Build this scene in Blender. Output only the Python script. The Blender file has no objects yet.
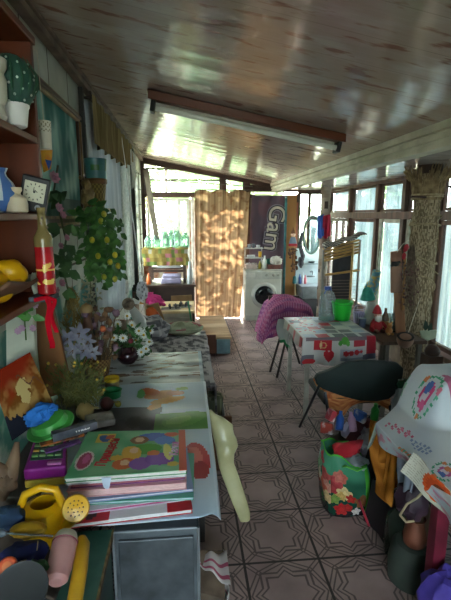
import bpy, bmesh, math, random
from mathutils import Vector, Matrix, Euler, noise
random.seed(7)
SC = bpy.context.scene
COL = SC.collection
V = Vector
PI = math.pi
# ---------------------------------------------------------------- camera model (world metres)
TH, PT, FPX, CH = math.radians(5.25), math.radians(11.1), 433.0, 1.75
FW = V((math.sin(TH)*math.cos(PT), math.cos(TH)*math.cos(PT), -math.sin(PT)))
RT = V((math.cos(TH), -math.sin(TH), 0))
UP = RT.cross(FW)
def pt(px, py, ax, val):
    d = RT*((px-225.5)/FPX) + UP*((300-py)/FPX) + FW
    o = V((0, 0, CH))
    return o + d*((val-o[ax])/d[ax])
def PX(px, py, v): return pt(px, py, 0, v)
def PY(px, py, v): return pt(px, py, 1, v)
def PZ(px, py, v): return pt(px, py, 2, v)
def ppm(y): return y/FPX            # metres per pixel at depth y
# ---------------------------------------------------------------- colour
def lin(c): return c/12.92 if c <= .04045 else ((c+.055)/1.055)**2.4
def hx(h):
    h = h.lstrip('#')
    return tuple(lin(int(h[i:i+2], 16)/255) for i in (0, 2, 4))
def mul(c, k): return tuple(min(1, a*k) for a in c)
def mixc(a, b, t): return tuple(x*(1-t)+y*t for x, y in zip(a, b))
# ---------------------------------------------------------------- materials
CACHE = {}
def newmat(n):
    m = bpy.data.materials.new(n); m.use_nodes = True
    nt = m.node_tree; nt.nodes.clear()
    out = nt.nodes.new('ShaderNodeOutputMaterial')
    return m, nt, out
def N(nt, t, **kw):
    n = nt.nodes.new(t)
    for k, v in kw.items(): setattr(n, k, v)
    return n
def noise_mix(nt, c1, c2, scale, stretch, lo=.35, hi=.65, detail=5):
    tc = N(nt, 'ShaderNodeTexCoord'); mp = N(nt, 'ShaderNodeMapping')
    mp.inputs['Scale'].default_value = stretch
    nz = N(nt, 'ShaderNodeTexNoise'); nz.inputs['Scale'].default_value = scale; nz.inputs['Detail'].default_value = detail
    nt.links.new(tc.outputs['Object'], mp.inputs[0]); nt.links.new(mp.outputs[0], nz.inputs['Vector'])
    r = N(nt, 'ShaderNodeValToRGB')
    r.color_ramp.elements[0].position = lo; r.color_ramp.elements[1].position = hi
    r.color_ramp.elements[0].color = (*c1, 1); r.color_ramp.elements[1].color = (*c2, 1)
    nt.links.new(nz.outputs[0], r.inputs[0])
    return r, nz, mp
def M(h, rough=.6, h2=None, scale=9, bump=0, metal=0, stretch=(1, 1, 1), lo=.35, hi=.65, spec=.4):
    k = (h, rough, h2, scale, bump, metal, stretch, lo, hi, spec)
    if k in CACHE: return CACHE[k]
    m, nt, out = newmat('surface_'+h.strip('#'))
    b = N(nt, 'ShaderNodeBsdfPrincipled')
    c = hx(h); c2 = hx(h2) if h2 else mul(c, .72)
    r, nz, mp = noise_mix(nt, c, c2, scale, stretch, lo, hi)
    nt.links.new(r.outputs[0], b.inputs['Base Color'])
    b.inputs['Roughness'].default_value = rough; b.inputs['Metallic'].default_value = metal
    b.inputs['Specular IOR Level'].default_value = spec
    if bump:
        bp = N(nt, 'ShaderNodeBump'); bp.inputs['Strength'].default_value = bump; bp.inputs['Distance'].default_value = .01
        nt.links.new(nz.outputs[0], bp.inputs['Height']); nt.links.new(bp.outputs[0], b.inputs['Normal'])
    nt.links.new(b.outputs[0], out.inputs[0])
    CACHE[k] = m; return m
def wood(h, h2, axis=2, rough=.5, scale=14):
    s = [1, 1, 1]; s[axis] = .12
    return M(h, rough, h2, scale, .15, 0, tuple(s), .3, .7)
def MP(rough=.5, spec=.4, bump=0):
    k = ('print', rough, spec, bump)
    if k in CACHE: return CACHE[k]
    m, nt, out = newmat('printed')
    b = N(nt, 'ShaderNodeBsdfPrincipled'); a = N(nt, 'ShaderNodeAttribute', attribute_name='Col')
    nt.links.new(a.outputs['Color'], b.inputs['Base Color'])
    b.inputs['Roughness'].default_value = rough; b.inputs['Specular IOR Level'].default_value = spec
    if bump:
        nz = N(nt, 'ShaderNodeTexNoise'); nz.inputs['Scale'].default_value = 60
        bp = N(nt, 'ShaderNodeBump'); bp.inputs['Strength'].default_value = bump; bp.inputs['Distance'].default_value = .01
        nt.links.new(nz.outputs[0], bp.inputs['Height']); nt.links.new(bp.outputs[0], b.inputs['Normal'])
    nt.links.new(b.outputs[0], out.inputs[0]); CACHE[k] = m; return m
def MT(h, h2=None, transl=.5, transp=0, scale=6, stretch=(1, 1, 1), attr=False, lo=.35, hi=.65):
    """thin cloth: diffuse + translucent (+ a little straight-through)"""
    k = ('cloth', h, h2, transl, transp, scale, stretch, attr, lo, hi)
    if k in CACHE: return CACHE[k]
    m, nt, out = newmat('cloth_'+h.strip('#'))
    if attr: src = N(nt, 'ShaderNodeAttribute', attribute_name='Col').outputs['Color']
    else:
        c = hx(h); src = noise_mix(nt, c, hx(h2) if h2 else mul(c, .8), scale, stretch, lo, hi)[0].outputs[0]
    d = N(nt, 'ShaderNodeBsdfDiffuse'); t = N(nt, 'ShaderNodeBsdfTranslucent'); mx = N(nt, 'ShaderNodeMixShader')
    nt.links.new(src, d.inputs[0]); nt.links.new(src, t.inputs[0])
    mx.inputs[0].default_value = transl
    nt.links.new(d.outputs[0], mx.inputs[1]); nt.links.new(t.outputs[0], mx.inputs[2])
    o = mx
    if transp:
        tr = N(nt, 'ShaderNodeBsdfTransparent'); o = N(nt, 'ShaderNodeMixShader'); o.inputs[0].default_value = transp
        nt.links.new(mx.outputs[0], o.inputs[1]); nt.links.new(tr.outputs[0], o.inputs[2])
    nt.links.new(o.outputs[0], out.inputs[0]); CACHE[k] = m; return m
def MG(tint='#f4fbf8', haze=.06, hazec='#dfeaea', rough=.03):
    """thin glass / clear plastic: tinted see-through with a fresnel reflection and a little haze"""
    k = ('glass', tint, haze, hazec, rough)
    if k in CACHE: return CACHE[k]
    m, nt, out = newmat('glass_'+tint.strip('#'))
    tr = N(nt, 'ShaderNodeBsdfTransparent'); tr.inputs[0].default_value = (*hx(tint), 1)
    df = N(nt, 'ShaderNodeBsdfDiffuse'); df.inputs[0].default_value = (*hx(hazec), 1)
    tl = N(nt, 'ShaderNodeBsdfTranslucent'); tl.inputs[0].default_value = (*hx(hazec), 1)
    ad = N(nt, 'ShaderNodeMixShader'); ad.inputs[0].default_value = .5
    nt.links.new(df.outputs[0], ad.inputs[1]); nt.links.new(tl.outputs[0], ad.inputs[2])
    m1 = N(nt, 'ShaderNodeMixShader'); m1.inputs[0].default_value = haze
    nt.links.new(tr.outputs[0], m1.inputs[1]); nt.links.new(ad.outputs[0], m1.inputs[2])
    gl = N(nt, 'ShaderNodeBsdfGlossy'); gl.inputs['Roughness'].default_value = rough
    fr = N(nt, 'ShaderNodeFresnel'); ge = N(nt, 'ShaderNodeNewGeometry')
    ir = N(nt, 'ShaderNodeMapRange'); ir.inputs[3].default_value = 1.45; ir.inputs[4].default_value = 1/1.45
    nt.links.new(ge.outputs['Backfacing'], ir.inputs[0]); nt.links.new(ir.outputs[0], fr.inputs[0])
    m2 = N(nt, 'ShaderNodeMixShader')
    nt.links.new(fr.outputs[0], m2.inputs[0]); nt.links.new(m1.outputs[0], m2.inputs[1]); nt.links.new(gl.outputs[0], m2.inputs[2])
    nt.links.new(m2.outputs[0], out.inputs[0]); CACHE[k] = m; return m
# ---------------------------------------------------------------- mesh builder
ORG = {}
def rot(e): return Euler(e).to_matrix()
def fbm(p, s=1.0, seed=0.0): return noise.noise(V(p)*s+V((seed*7.3, seed*3.1, seed*5.7)))
class MB:
    def __init__(s): s.v = []; s.f = []; s.mi = []; s.c = []; s.cur = 0; s.col = (1, 1, 1)
    def face(s, idx, col=None): s.f.append(tuple(idx)); s.mi.append(s.cur); s.c.append(col or s.col)
    def box(s, c, d, r=None, taper=1.0):
        b = len(s.v); R = rot(r) if r else None; c = V(c)
        for z in (-.5, .5):
            k = taper if z > 0 else 1
            for x, y in ((-.5, -.5), (.5, -.5), (.5, .5), (-.5, .5)):
                p = V((x*d[0]*k, y*d[1]*k, z*d[2])); s.v.append(c+(R @ p if R else p))
        for q in ((3, 2, 1, 0), (4, 5, 6, 7), (0, 1, 5, 4), (1, 2, 6, 5), (2, 3, 7, 6), (3, 0, 4, 7)): s.face([b+i for i in q])
        return s
    def hexa(s, bot, top):
        b = len(s.v); s.v += [V(p) for p in bot]+[V(p) for p in top]
        for q in ((3, 2, 1, 0), (4, 5, 6, 7), (0, 1, 5, 4), (1, 2, 6, 5), (2, 3, 7, 6), (3, 0, 4, 7)): s.face([b+i for i in q])
        return s
    def bar(s, p0, p1, w, h, up=(0, 0, 1)):
        p0, p1 = V(p0), V(p1); d = (p1-p0).normalized(); u = V(up)
        if abs(d.dot(u)) > .95: u = V((0, 1, 0))
        a = d.cross(u).normalized()*w/2; e = a.cross(d).normalized()*h/2
        return s.hexa([p0-a-e, p0+a-e, p0+a+e, p0-a+e], [p1-a-e, p1+a-e, p1+a+e, p1-a+e])
    def tube(s, pts, r, n=8, cap=True):
        pts = [V(p) for p in pts]; m = len(pts); rs = r if isinstance(r, (list, tuple)) else [r]*m
        b = len(s.v); ref = None
        for i, p in enumerate(pts):
            t = (pts[min(i+1, m-1)]-pts[max(i-1, 0)])
            t = t.normalized() if t.length > 1e-9 else V((0, 0, 1))
            if ref is None: ref = V((1, 0, 0)) if abs(t.x) < .8 else V((0, 1, 0))
            a = (ref-t*ref.dot(t)).normalized(); ref = a; e = t.cross(a)
            for k in range(n):
                an = 2*PI*k/n; s.v.append(p+(a*math.cos(an)+e*math.sin(an))*rs[i])
        for i in range(m-1):
            for k in range(n):
                k2 = (k+1) % n; s.face((b+i*n+k, b+i*n+k2, b+(i+1)*n+k2, b+(i+1)*n+k))
        if cap:
            s.face([b+k for k in reversed(range(n))]); s.face([b+(m-1)*n+k for k in range(n)])
        return s
    def lathe(s, prof, c=(0, 0, 0), n=24, r=None, sq=(1, 1), wob=0, seed=0, colf=None):
        b = len(s.v); R = rot(r) if r else None; c = V(c); m = len(prof)
        for (rad, z) in prof:
            for k in range(n):
                an = 2*PI*k/n; q = rad*(1+(wob*fbm((math.cos(an)*1.5, math.sin(an)*1.5, z*12), 1, seed) if wob else 0))
                p = V((q*math.cos(an)*sq[0], q*math.sin(an)*sq[1], z)); s.v.append(c+(R @ p if R else p))
        for i in range(m-1):
            for k in range(n):
                k2 = (k+1) % n
                s.face((b+i*n+k, b+i*n+k2, b+(i+1)*n+k2, b+(i+1)*n+k), colf(k/n, i/(m-1)) if colf else None)
        if prof[0][0] > 1e-4: s.face([b+k for k in reversed(range(n))])
        if prof[-1][0] > 1e-4: s.face([b+(m-1)*n+k for k in range(n)])
        return s
    def ball(s, c, rx, ry=None, rz=None, n=16, r=None, wob=0, sc=3, seed=0, colf=None):
        ry = ry or rx; rz = rz or rx; m = max(6, n*2//3); b = len(s.v); R = rot(r) if r else None; c = V(c)
        for i in range(m+1):
            la = -PI/2+PI*i/m
            for k in range(n):
                an = 2*PI*k/n; q = V((math.cos(la)*math.cos(an), math.cos(la)*math.sin(an), math.sin(la)))
                g = 1+(wob*fbm(q*sc, 1, seed) if wob else 0)
                p = V((q.x*rx*g, q.y*ry*g, q.z*rz*g)); s.v.append(c+(R @ p if R else p))
        for i in range(m):
            for k in range(n):
                k2 = (k+1) % n; s.face((b+i*n+k, b+i*n+k2, b+(i+1)*n+k2, b+(i+1)*n+k), colf(k/n, i/m) if colf else None)
        return s
    def prism(s, pts, d):
        """polygon (list of 3D points) extruded by vector d"""
        b = len(s.v); n = len(pts); d = V(d)
        s.v += [V(p) for p in pts]+[V(p)+d for p in pts]
        s.face([b+i for i in reversed(range(n))]); s.face([b+n+i for i in range(n)])
        for i in range(n):
            j = (i+1) % n; s.face((b+i, b+j, b+n+j, b+n+i))
        return s
    def sheet(s, fn, nu, nv, col=None):
        b = len(s.v)
        for j in range(nv+1):
            for i in range(nu+1): s.v.append(V(fn(i/nu, j/nv)))
        w = nu+1
        for j in range(nv):
            for i in range(nu):
                s.face((b+j*w+i, b+j*w+i+1, b+(j+1)*w+i+1, b+(j+1)*w+i), col((i+.5)/nu, (j+.5)/nv) if col else None)
        return s
    def leaf(s, base, d, nrm, L, W, bend=.2):
        d = V(d).normalized(); nrm = V(nrm); a = d.cross(nrm)
        if a.length < 1e-4: a = d.cross(V((.3, .5, .8)))
        a.normalize(); u = a.cross(d); base = V(base); b = len(s.v)
        s.v += [base, base+d*L*.35+a*W*.5+u*L*.08, base+d*L*.4, base+d*L*.35-a*W*.5+u*L*.08, base+d*L*.75+a*W*.33-u*L*bend*.3, base+d*L*.75-a*W*.33-u*L*bend*.3, base+d*L-u*L*bend]
        for q in ((0, 1, 2), (0, 2, 3), (1, 4, 2), (2, 5, 3), (2, 4, 6), (2, 6, 5)): s.face([b+i for i in q])
        return s
    def build(s, name, mats, parent=None, loc=None, smooth=True, bevel=0, solid=0, sub=0, offset=0.0):
        me = bpy.data.meshes.new(name)
        if parent is not None: org = ORG[parent.name]
        else: org = V(loc) if loc is not None else s.base()
        me.from_pydata([tuple(p-org) for p in s.v], [], s.f)
        if not isinstance(mats, (list, tuple)): mats = [mats]
        for m in mats: me.materials.append(m)
        me.polygons.foreach_set('material_index', s.mi)
        if any(c != (1, 1, 1) for c in s.c):
            at = me.color_attributes.new('Col', 'FLOAT_COLOR', 'CORNER')
            buf = []
            for f, c in zip(s.f, s.c): buf += [c[0], c[1], c[2], 1.0]*len(f)
            at.data.foreach_set('color', buf)
        me.update()
        bm = bmesh.new(); bm.from_mesh(me); bmesh.ops.recalc_face_normals(bm, faces=bm.faces); bm.to_mesh(me); bm.free()
        me.polygons.foreach_set('use_smooth', [smooth]*len(me.polygons))
        o = bpy.data.objects.new(name, me); COL.objects.link(o)
        if parent is not None: o.parent = parent
        else: o.location = org
        ORG[o.name] = org
        if smooth and not sub:
            try: me.set_sharp_from_angle(angle=math.radians(40))
            except Exception: pass
        if solid:
            sm = o.modifiers.new('thickness', 'SOLIDIFY'); sm.thickness = solid; sm.offset = offset
        if bevel:
            bv = o.modifiers.new('edges', 'BEVEL'); bv.width = bevel; bv.segments = 2; bv.limit_method = 'ANGLE'
        if sub:
            sb = o.modifiers.new('smooth', 'SUBSURF'); sb.levels = sub; sb.render_levels = sub
        return o
    def base(s):
        n = len(s.v); c = V((0, 0, 0)); z = 1e9
        for p in s.v: c += p; z = min(z, p.z)
        c /= n; return V((c.x, c.y, z))
def tag(o, label, cat, group=None, kind=None):
    o['label'] = label; o['category'] = cat
    if group: o['group'] = group
    if kind: o['kind'] = kind
    return o
def thing(name, label, cat, loc=(0, 0, 0), group=None, local=False, rz=0):
    o = bpy.data.objects.new(name, None); COL.objects.link(o); o.location = loc; o.rotation_euler = (0, 0, rz)
    o.empty_display_size = .05
    ORG[o.name] = V((0, 0, 0)) if local else V(loc)
    return tag(o, label, cat, group)
def struct(o): o['kind'] = 'structure'; return o
def dup(root, loc, rz, label, group=None):
    def cp(o, par):
        c = o.copy(); COL.objects.link(c)
        if par: c.parent = par
        for ch in [x for x in bpy.data.objects if x.parent == o]: cp(ch, c)
        return c
    r = cp(root, None); r.location = loc; r.rotation_euler = (0, 0, rz); r['label'] = label
    if group: r['group'] = group
    return r
def quad(a, b, c, d):
    """bilinear patch a(0,0) b(1,0) c(1,1) d(0,1)"""
    a, b, c, d = V(a), V(b), V(c), V(d)
    return lambda u, v: (a*(1-u)+b*u)*(1-v)+(d*(1-u)+c*u)*v
class Paint:
    def __init__(s, bg): s.bg = bg if callable(bg) else hx(bg); s.sh = []
    def ell(s, cx, cy, rx, ry, c, a=0):
        ca, sa = math.cos(a), math.sin(a); s.sh.append((lambda u, v: (((u-cx)*ca+(v-cy)*sa)/rx)**2+((-(u-cx)*sa+(v-cy)*ca)/ry)**2 < 1, hx(c))); return s
    def ring(s, cx, cy, rx, ry, k, c):
        s.sh.append((lambda u, v: k < ((u-cx)/rx)**2+((v-cy)/ry)**2 < 1, hx(c))); return s
    def rect(s, x0, y0, x1, y1, c): s.sh.append((lambda u, v: x0 <= u <= x1 and y0 <= v <= y1, hx(c))); return s
    def fn(s, f, c): s.sh.append((f, hx(c))); return s
    def __call__(s, u, v):
        col = s.bg(u, v) if callable(s.bg) else s.bg
        for f, c in s.sh:
            if f(u, v): col = c
        return col
def text_mesh(txt, size, name, mat, parent, mtx, ext=.0006, sx=1.0, bold=0.0, shear=0.0):
    cu = bpy.data.curves.new('t', 'FONT'); cu.body = txt; cu.size = size; cu.extrude = ext; cu.align_x = 'CENTER'; cu.align_y = 'CENTER'; cu.offset = bold; cu.shear = shear
    to = bpy.data.objects.new('t', cu); COL.objects.link(to)
    dg = bpy.context.evaluated_depsgraph_get(); me = bpy.data.meshes.new_from_object(to.evaluated_get(dg))
    bpy.data.objects.remove(to)
    me.transform(Matrix.Scale(sx, 4, V((1, 0, 0)))); me.transform(mtx)
    org = ORG[parent.name]; me.transform(Matrix.Translation(-org))
    me.materials.clear(); me.materials.append(mat); me.name = name
    o = bpy.data.objects.new(name, me); COL.objects.link(o); o.parent = parent; ORG[o.name] = org; return o
def frame_m(o, x, y):
    x = V(x).normalized(); y = V(y); z = x.cross(y).normalized(); y = z.cross(x)
    m = Matrix((x, y, z)).transposed().to_4x4(); m.translation = V(o); return m
def rv(s=1.0): return V((random.uniform(-s, s), random.uniform(-s, s), random.uniform(-s, s)))
def clamp(x, a=0.0, b=1.0): return max(a, min(b, x))
def sst(x): x = clamp(x); return x*x*(3-2*x)
# ================================================================= SETTING
def mth(nt, op, a, b=None, c=None):
    n = N(nt, 'ShaderNodeMath', operation=op)
    for i, x in enumerate((a, b, c)):
        if x is None: continue
        if isinstance(x, (int, float)): n.inputs[i].default_value = x
        else: nt.links.new(x, n.inputs[i])
    return n.outputs[0]
def floor_mat():
    m, nt, out = newmat('star_pavers'); b = N(nt, 'ShaderNodeBsdfPrincipled')
    tc = N(nt, 'ShaderNodeTexCoord'); sp = N(nt, 'ShaderNodeSeparateXYZ'); nt.links.new(tc.outputs['Object'], sp.inputs[0])
    def fold(o, off):
        f = mth(nt, 'FRACT', mth(nt, 'DIVIDE', mth(nt, 'SUBTRACT', o, off), .39))
        return mth(nt, 'ABSOLUTE', mth(nt, 'SUBTRACT', mth(nt, 'MULTIPLY', f, 2.0), 1.0))
    a, c = fold(sp.outputs[0], .27), fold(sp.outputs[1], .335)
    mx, mn = mth(nt, 'MAXIMUM', a, c), mth(nt, 'MINIMUM', a, c)
    s1 = mth(nt, 'SUBTRACT', mx, .50); s2 = mth(nt, 'SUBTRACT', mth(nt, 'ADD', a, c), .70)
    star = mth(nt, 'MINIMUM', s1, s2)
    def groove(d, w): return mth(nt, 'LESS_THAN', mth(nt, 'ABSOLUTE', d), w)
    g = groove(star, .028)
    g = mth(nt, 'MAXIMUM', g, groove(mth(nt, 'SUBTRACT', star, .14), .028))
    outside = mth(nt, 'GREATER_THAN', star, .13)
    dg = mth(nt, 'SUBTRACT', a, c)
    lines = mth(nt, 'MAXIMUM', groove(mth(nt, 'SUBTRACT', mth(nt, 'ABSOLUTE', dg), .07), .025), groove(mth(nt, 'SUBTRACT', mth(nt, 'ABSOLUTE', mth(nt, 'SUBTRACT', mth(nt, 'ADD', mx, mth(nt, 'MULTIPLY', mn, .5)), 1.0)), .06), .022))
    g = mth(nt, 'MAXIMUM', g, mth(nt, 'MULTIPLY', lines, outside))
    grout = mth(nt, 'GREATER_THAN', mx, .965)
    allg = mth(nt, 'MAXIMUM', g, grout)
    nz = N(nt, 'ShaderNodeTexNoise'); nz.inputs['Scale'].default_value = 3.5; nz.inputs['Detail'].default_value = 8; nt.links.new(tc.outputs['Object'], nz.inputs['Vector'])
    r = N(nt, 'ShaderNodeValToRGB'); r.color_ramp.elements[0].position = .3; r.color_ramp.elements[1].position = .7
    r.color_ramp.elements[0].color = (*hx('#84706f'), 1); r.color_ramp.elements[1].color = (*hx('#ab938e'), 1)
    nt.links.new(nz.outputs[0], r.inputs[0])
    mg = N(nt, 'ShaderNodeMixRGB'); mg.inputs[2].default_value = (*hx('#352b2b'), 1); nt.links.new(r.outputs[0], mg.inputs[1])
    nt.links.new(mth(nt, 'MULTIPLY', allg, .75), mg.inputs[0])
    mg2 = N(nt, 'ShaderNodeMixRGB'); mg2.inputs[2].default_value = (*hx('#2c2524'), 1); nt.links.new(mg.outputs[0], mg2.inputs[1]); nt.links.new(grout, mg2.inputs[0])
    nt.links.new(mg2.outputs[0], b.inputs['Base Color'])
    rr = mth(nt, 'ADD', .42, mth(nt, 'MULTIPLY', nz.outputs[0], .25)); nt.links.new(rr, b.inputs['Roughness'])
    h = mth(nt, 'ADD', mth(nt, 'MULTIPLY', allg, -1.0), mth(nt, 'MULTIPLY', nz.outputs[0], .25))
    bp = N(nt, 'ShaderNodeBump'); bp.inputs['Strength'].default_value = .6; bp.inputs['Distance'].default_value = .006
    nt.links.new(h, bp.inputs['Height']); nt.links.new(bp.outputs[0], b.inputs['Normal'])
    nt.links.new(b.outputs[0], out.inputs[0]); return m
def ceiling_mat(base='#b5a293', blot='#7d4c38', pale='#cbbfb4'):
    m, nt, out = newmat('glossy_panels'); b = N(nt, 'ShaderNodeBsdfPrincipled')
    tc = N(nt, 'ShaderNodeTexCoord')
    def nzn(scale, st, detail=3):
        mp = N(nt, 'ShaderNodeMapping'); mp.inputs['Scale'].default_value = st
        n = N(nt, 'ShaderNodeTexNoise'); n.inputs['Scale'].default_value = scale; n.inputs['Detail'].default_value = detail
        nt.links.new(tc.outputs['Object'], mp.inputs[0]); nt.links.new(mp.outputs[0], n.inputs['Vector']); return n.outputs[0]
    def ramp(o, lo, hi):
        r = N(nt, 'ShaderNodeMapRange'); r.inputs[1].default_value = lo; r.inputs[2].default_value = hi; nt.links.new(o, r.inputs[0]); return r.outputs[0]
    bl = ramp(nzn(8, (.55, 1.9, 1), 3), .575, .655)
    gr = ramp(nzn(30, (.06, 2.2, 1), 4), .35, .75)
    pl = ramp(nzn(4, (.5, 1.4, 1)), .5, .7)
    m1 = N(nt, 'ShaderNodeMixRGB'); m1.inputs[1].default_value = (*hx(base), 1); m1.inputs[2].default_value = (*hx(pale), 1); nt.links.new(pl, m1.inputs[0])
    m2 = N(nt, 'ShaderNodeMixRGB'); m2.inputs[2].default_value = (*mul(hx(base), .7), 1); nt.links.new(m1.outputs[0], m2.inputs[1]); nt.links.new(mth(nt, 'MULTIPLY', gr, .35), m2.inputs[0])
    m3 = N(nt, 'ShaderNodeMixRGB'); m3.inputs[2].default_value = (*hx(blot), 1); nt.links.new(m2.outputs[0], m3.inputs[1]); nt.links.new(mth(nt, 'MULTIPLY', bl, .8), m3.inputs[0])
    sp = N(nt, 'ShaderNodeSeparateXYZ'); nt.links.new(tc.outputs['Object'], sp.inputs[0])
    f = mth(nt, 'FRACT', mth(nt, 'DIVIDE', sp.outputs[1], .25))
    seam = mth(nt, 'GREATER_THAN', mth(nt, 'ABSOLUTE', mth(nt, 'SUBTRACT', f, .5)), .488)
    m4 = N(nt, 'ShaderNodeMixRGB'); m4.inputs[2].default_value = (*mul(hx(base), .55), 1); nt.links.new(m3.outputs[0], m4.inputs[1]); nt.links.new(mth(nt, 'MULTIPLY', seam, .6), m4.inputs[0])
    nt.links.new(m4.outputs[0], b.inputs['Base Color'])
    b.inputs['Roughness'].default_value = .14; b.inputs['Specular IOR Level'].default_value = .55
    wv = mth(nt, 'ADD', mth(nt, 'MULTIPLY', mth(nt, 'SINE', mth(nt, 'MULTIPLY', sp.outputs[1], 2*PI/.25)), .5), mth(nt, 'MULTIPLY', nzn(3, (.6, 2.5, 1), 2), 3.0))
    bp = N(nt, 'ShaderNodeBump'); bp.inputs['Strength'].default_value = .25; bp.inputs['Distance'].default_value = .004
    nt.links.new(wv, bp.inputs['Height']); nt.links.new(bp.outputs[0], b.inputs['Normal'])
    nt.links.new(b.outputs[0], out.inputs[0]); return m
def brick_mat(c1, c2, mortar, plane='yz', w=.42, h=.2):
    m, nt, out = newmat('painted_blocks'); b = N(nt, 'ShaderNodeBsdfPrincipled')
    tc = N(nt, 'ShaderNodeTexCoord'); sp = N(nt, 'ShaderNodeSeparateXYZ'); cb = N(nt, 'ShaderNodeCombineXYZ')
    nt.links.new(tc.outputs['Object'], sp.inputs[0])
    nt.links.new(sp.outputs[1 if plane == 'yz' else 0], cb.inputs[0]); nt.links.new(sp.outputs[2], cb.inputs[1])
    br = N(nt, 'ShaderNodeTexBrick'); br.inputs['Scale'].default_value = 1; br.inputs['Brick Width'].default_value = w; br.inputs['Row Height'].default_value = h
    br.inputs['Mortar Size'].default_value = .009; br.inputs['Mortar Smooth'].default_value = .4
    br.inputs['Color1'].default_value = (*hx(c1), 1); br.inputs['Color2'].default_value = (*hx(c2), 1); br.inputs['Mortar'].default_value = (*hx(mortar), 1)
    nt.links.new(cb.outputs[0], br.inputs['Vector'])
    nz = N(nt, 'ShaderNodeTexNoise'); nz.inputs['Scale'].default_value = 7; nz.inputs['Detail'].default_value = 8; nt.links.new(tc.outputs['Object'], nz.inputs['Vector'])
    mx = N(nt, 'ShaderNodeMixRGB', blend_type='MULTIPLY'); mx.inputs[0].default_value = .5; nt.links.new(br.outputs[0], mx.inputs[1]); nt.links.new(nz.outputs[0], mx.inputs[2])
    nt.links.new(mx.outputs[0], b.inputs['Base Color']); b.inputs['Roughness'].default_value = .85
    bp = N(nt, 'ShaderNodeBump'); bp.inputs['Strength'].default_value = .5; bp.inputs['Distance'].default_value = .01
    nt.links.new(mth(nt, 'SUBTRACT', nz.outputs[0], br.outputs['Fac']), bp.inputs['Height']); nt.links.new(bp.outputs[0], b.inputs['Normal'])
    nt.links.new(b.outputs[0], out.inputs[0]); return m

YE, XL, XR = 7.55, -.72, 2.5
def zc(x): return 2.684-.19*(x+.7)          # sloping veranda roof
DARKWOOD = wood('#4a3327', '#2e1f18', 0, .6)
BROWNW = wood('#6a4a3a', '#49322a', 1, .6)
BROWNV = wood('#6a4a3a', '#432d24', 2, .6)
OLDPAINT = M('#c9c6b4', .6, '#a39d86', 12, .2)
fl = MB(); fl.box((.9, 2.9, -.05), (3.9, 9.5, .1)); struct(fl.build('floor', floor_mat(), loc=(0, 0, 0), smooth=False))
ce = MB()
def cbox(x0, x1, y0, y1, za, zb, th): return [V((x0, y0, za)), V((x1, y0, zb)), V((x1, y1, zb)), V((x0, y1, za))], [V((x0, y0, za+th)), V((x1, y0, zb+th)), V((x1, y1, zb+th)), V((x0, y1, za+th))]
ce.hexa(*cbox(XL-.1, 1.56, -1.7, YE+.15, zc(XL-.1), zc(1.56), .06))
CEILM = ceiling_mat()
struct(ce.build('ceiling', CEILM, loc=(0, 0, 0), smooth=False))
ce = MB(); ce.hexa(*cbox(1.56, XR+.12, -1.7, YE+.15, 2.175, 2.175, .06)); struct(ce.build('ceiling', ceiling_mat('#cdc4bd', '#b0a399', '#d8d2cc'), loc=(0, 0, 0), smooth=False))
# stepped beam where the old roof edge meets the side extension
tb = MB()
tb.box((1.54, 2.95, 2.205), (.09, 9.2, .14)); tb.box((1.485, 2.95, 2.252), (.05, 9.2, .045)); tb.box((1.49, 2.95, 2.20), (.03, 9.2, .03)); tb.box((1.535, 2.95, 2.148), (.11, 9.2, .03))
struct(tb.build('trim_1', M('#dcd7c0', .55, '#bdb79d', 5, .1), loc=(0, 0, 0), smooth=False, bevel=.003))
tb = MB(); tb.box((XL+.035, 2.9, zc(XL)-.06), (.05, 9, .035)); tb.box((XL+.02, 2.9, zc(XL)-.035), (.035, 9, .05)); tb.box((XL+.05, 2.9, zc(XL)-.027), (.04, 9, .02))
struct(tb.build('trim_2', M('#7d6a5c', .6, '#57473b', 8), loc=(0, 0, 0), smooth=False, bevel=.003))
# left house wall with an opening near the far end
WL = MB()
for y0, y1, z0, z1 in ((-1.6, 3.70, 0, 2.70), (3.70, 5.35, 0, .85), (3.70, 5.35, 2.40, 2.70), (5.35, 5.85, 0, 2.70), (5.85, 7.4, 0, .75), (5.85, 7.4, 2.42, 2.7), (7.3, YE+.1, 0, 2.7)):
    if z0 == 0 and z1 > 2 and y1 < 6:
        WL.cur = 0; WL.box((XL-.06, (y0+y1)/2, 2.0), (.12, y1-y0, 1.4)); WL.cur = 1; WL.box((XL-.06, (y0+y1)/2, .65), (.12, y1-y0, 1.3)); WL.cur = 0
    else: WL.box((XL-.06, (y0+y1)/2, (z0+z1)/2), (.12, y1-y0, z1-z0))
struct(WL.build('wall_left', [brick_mat('#dde0d2', '#c6cab9', '#6b6558', 'yz', .40, .24), M('#c2c9b8', .8, '#4f857a', 4.5, .3, lo=.42, hi=.56)], loc=(0, 0, 0), smooth=False))
PANE = MG('#eef7f4', .05, '#d8e6e8')
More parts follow.
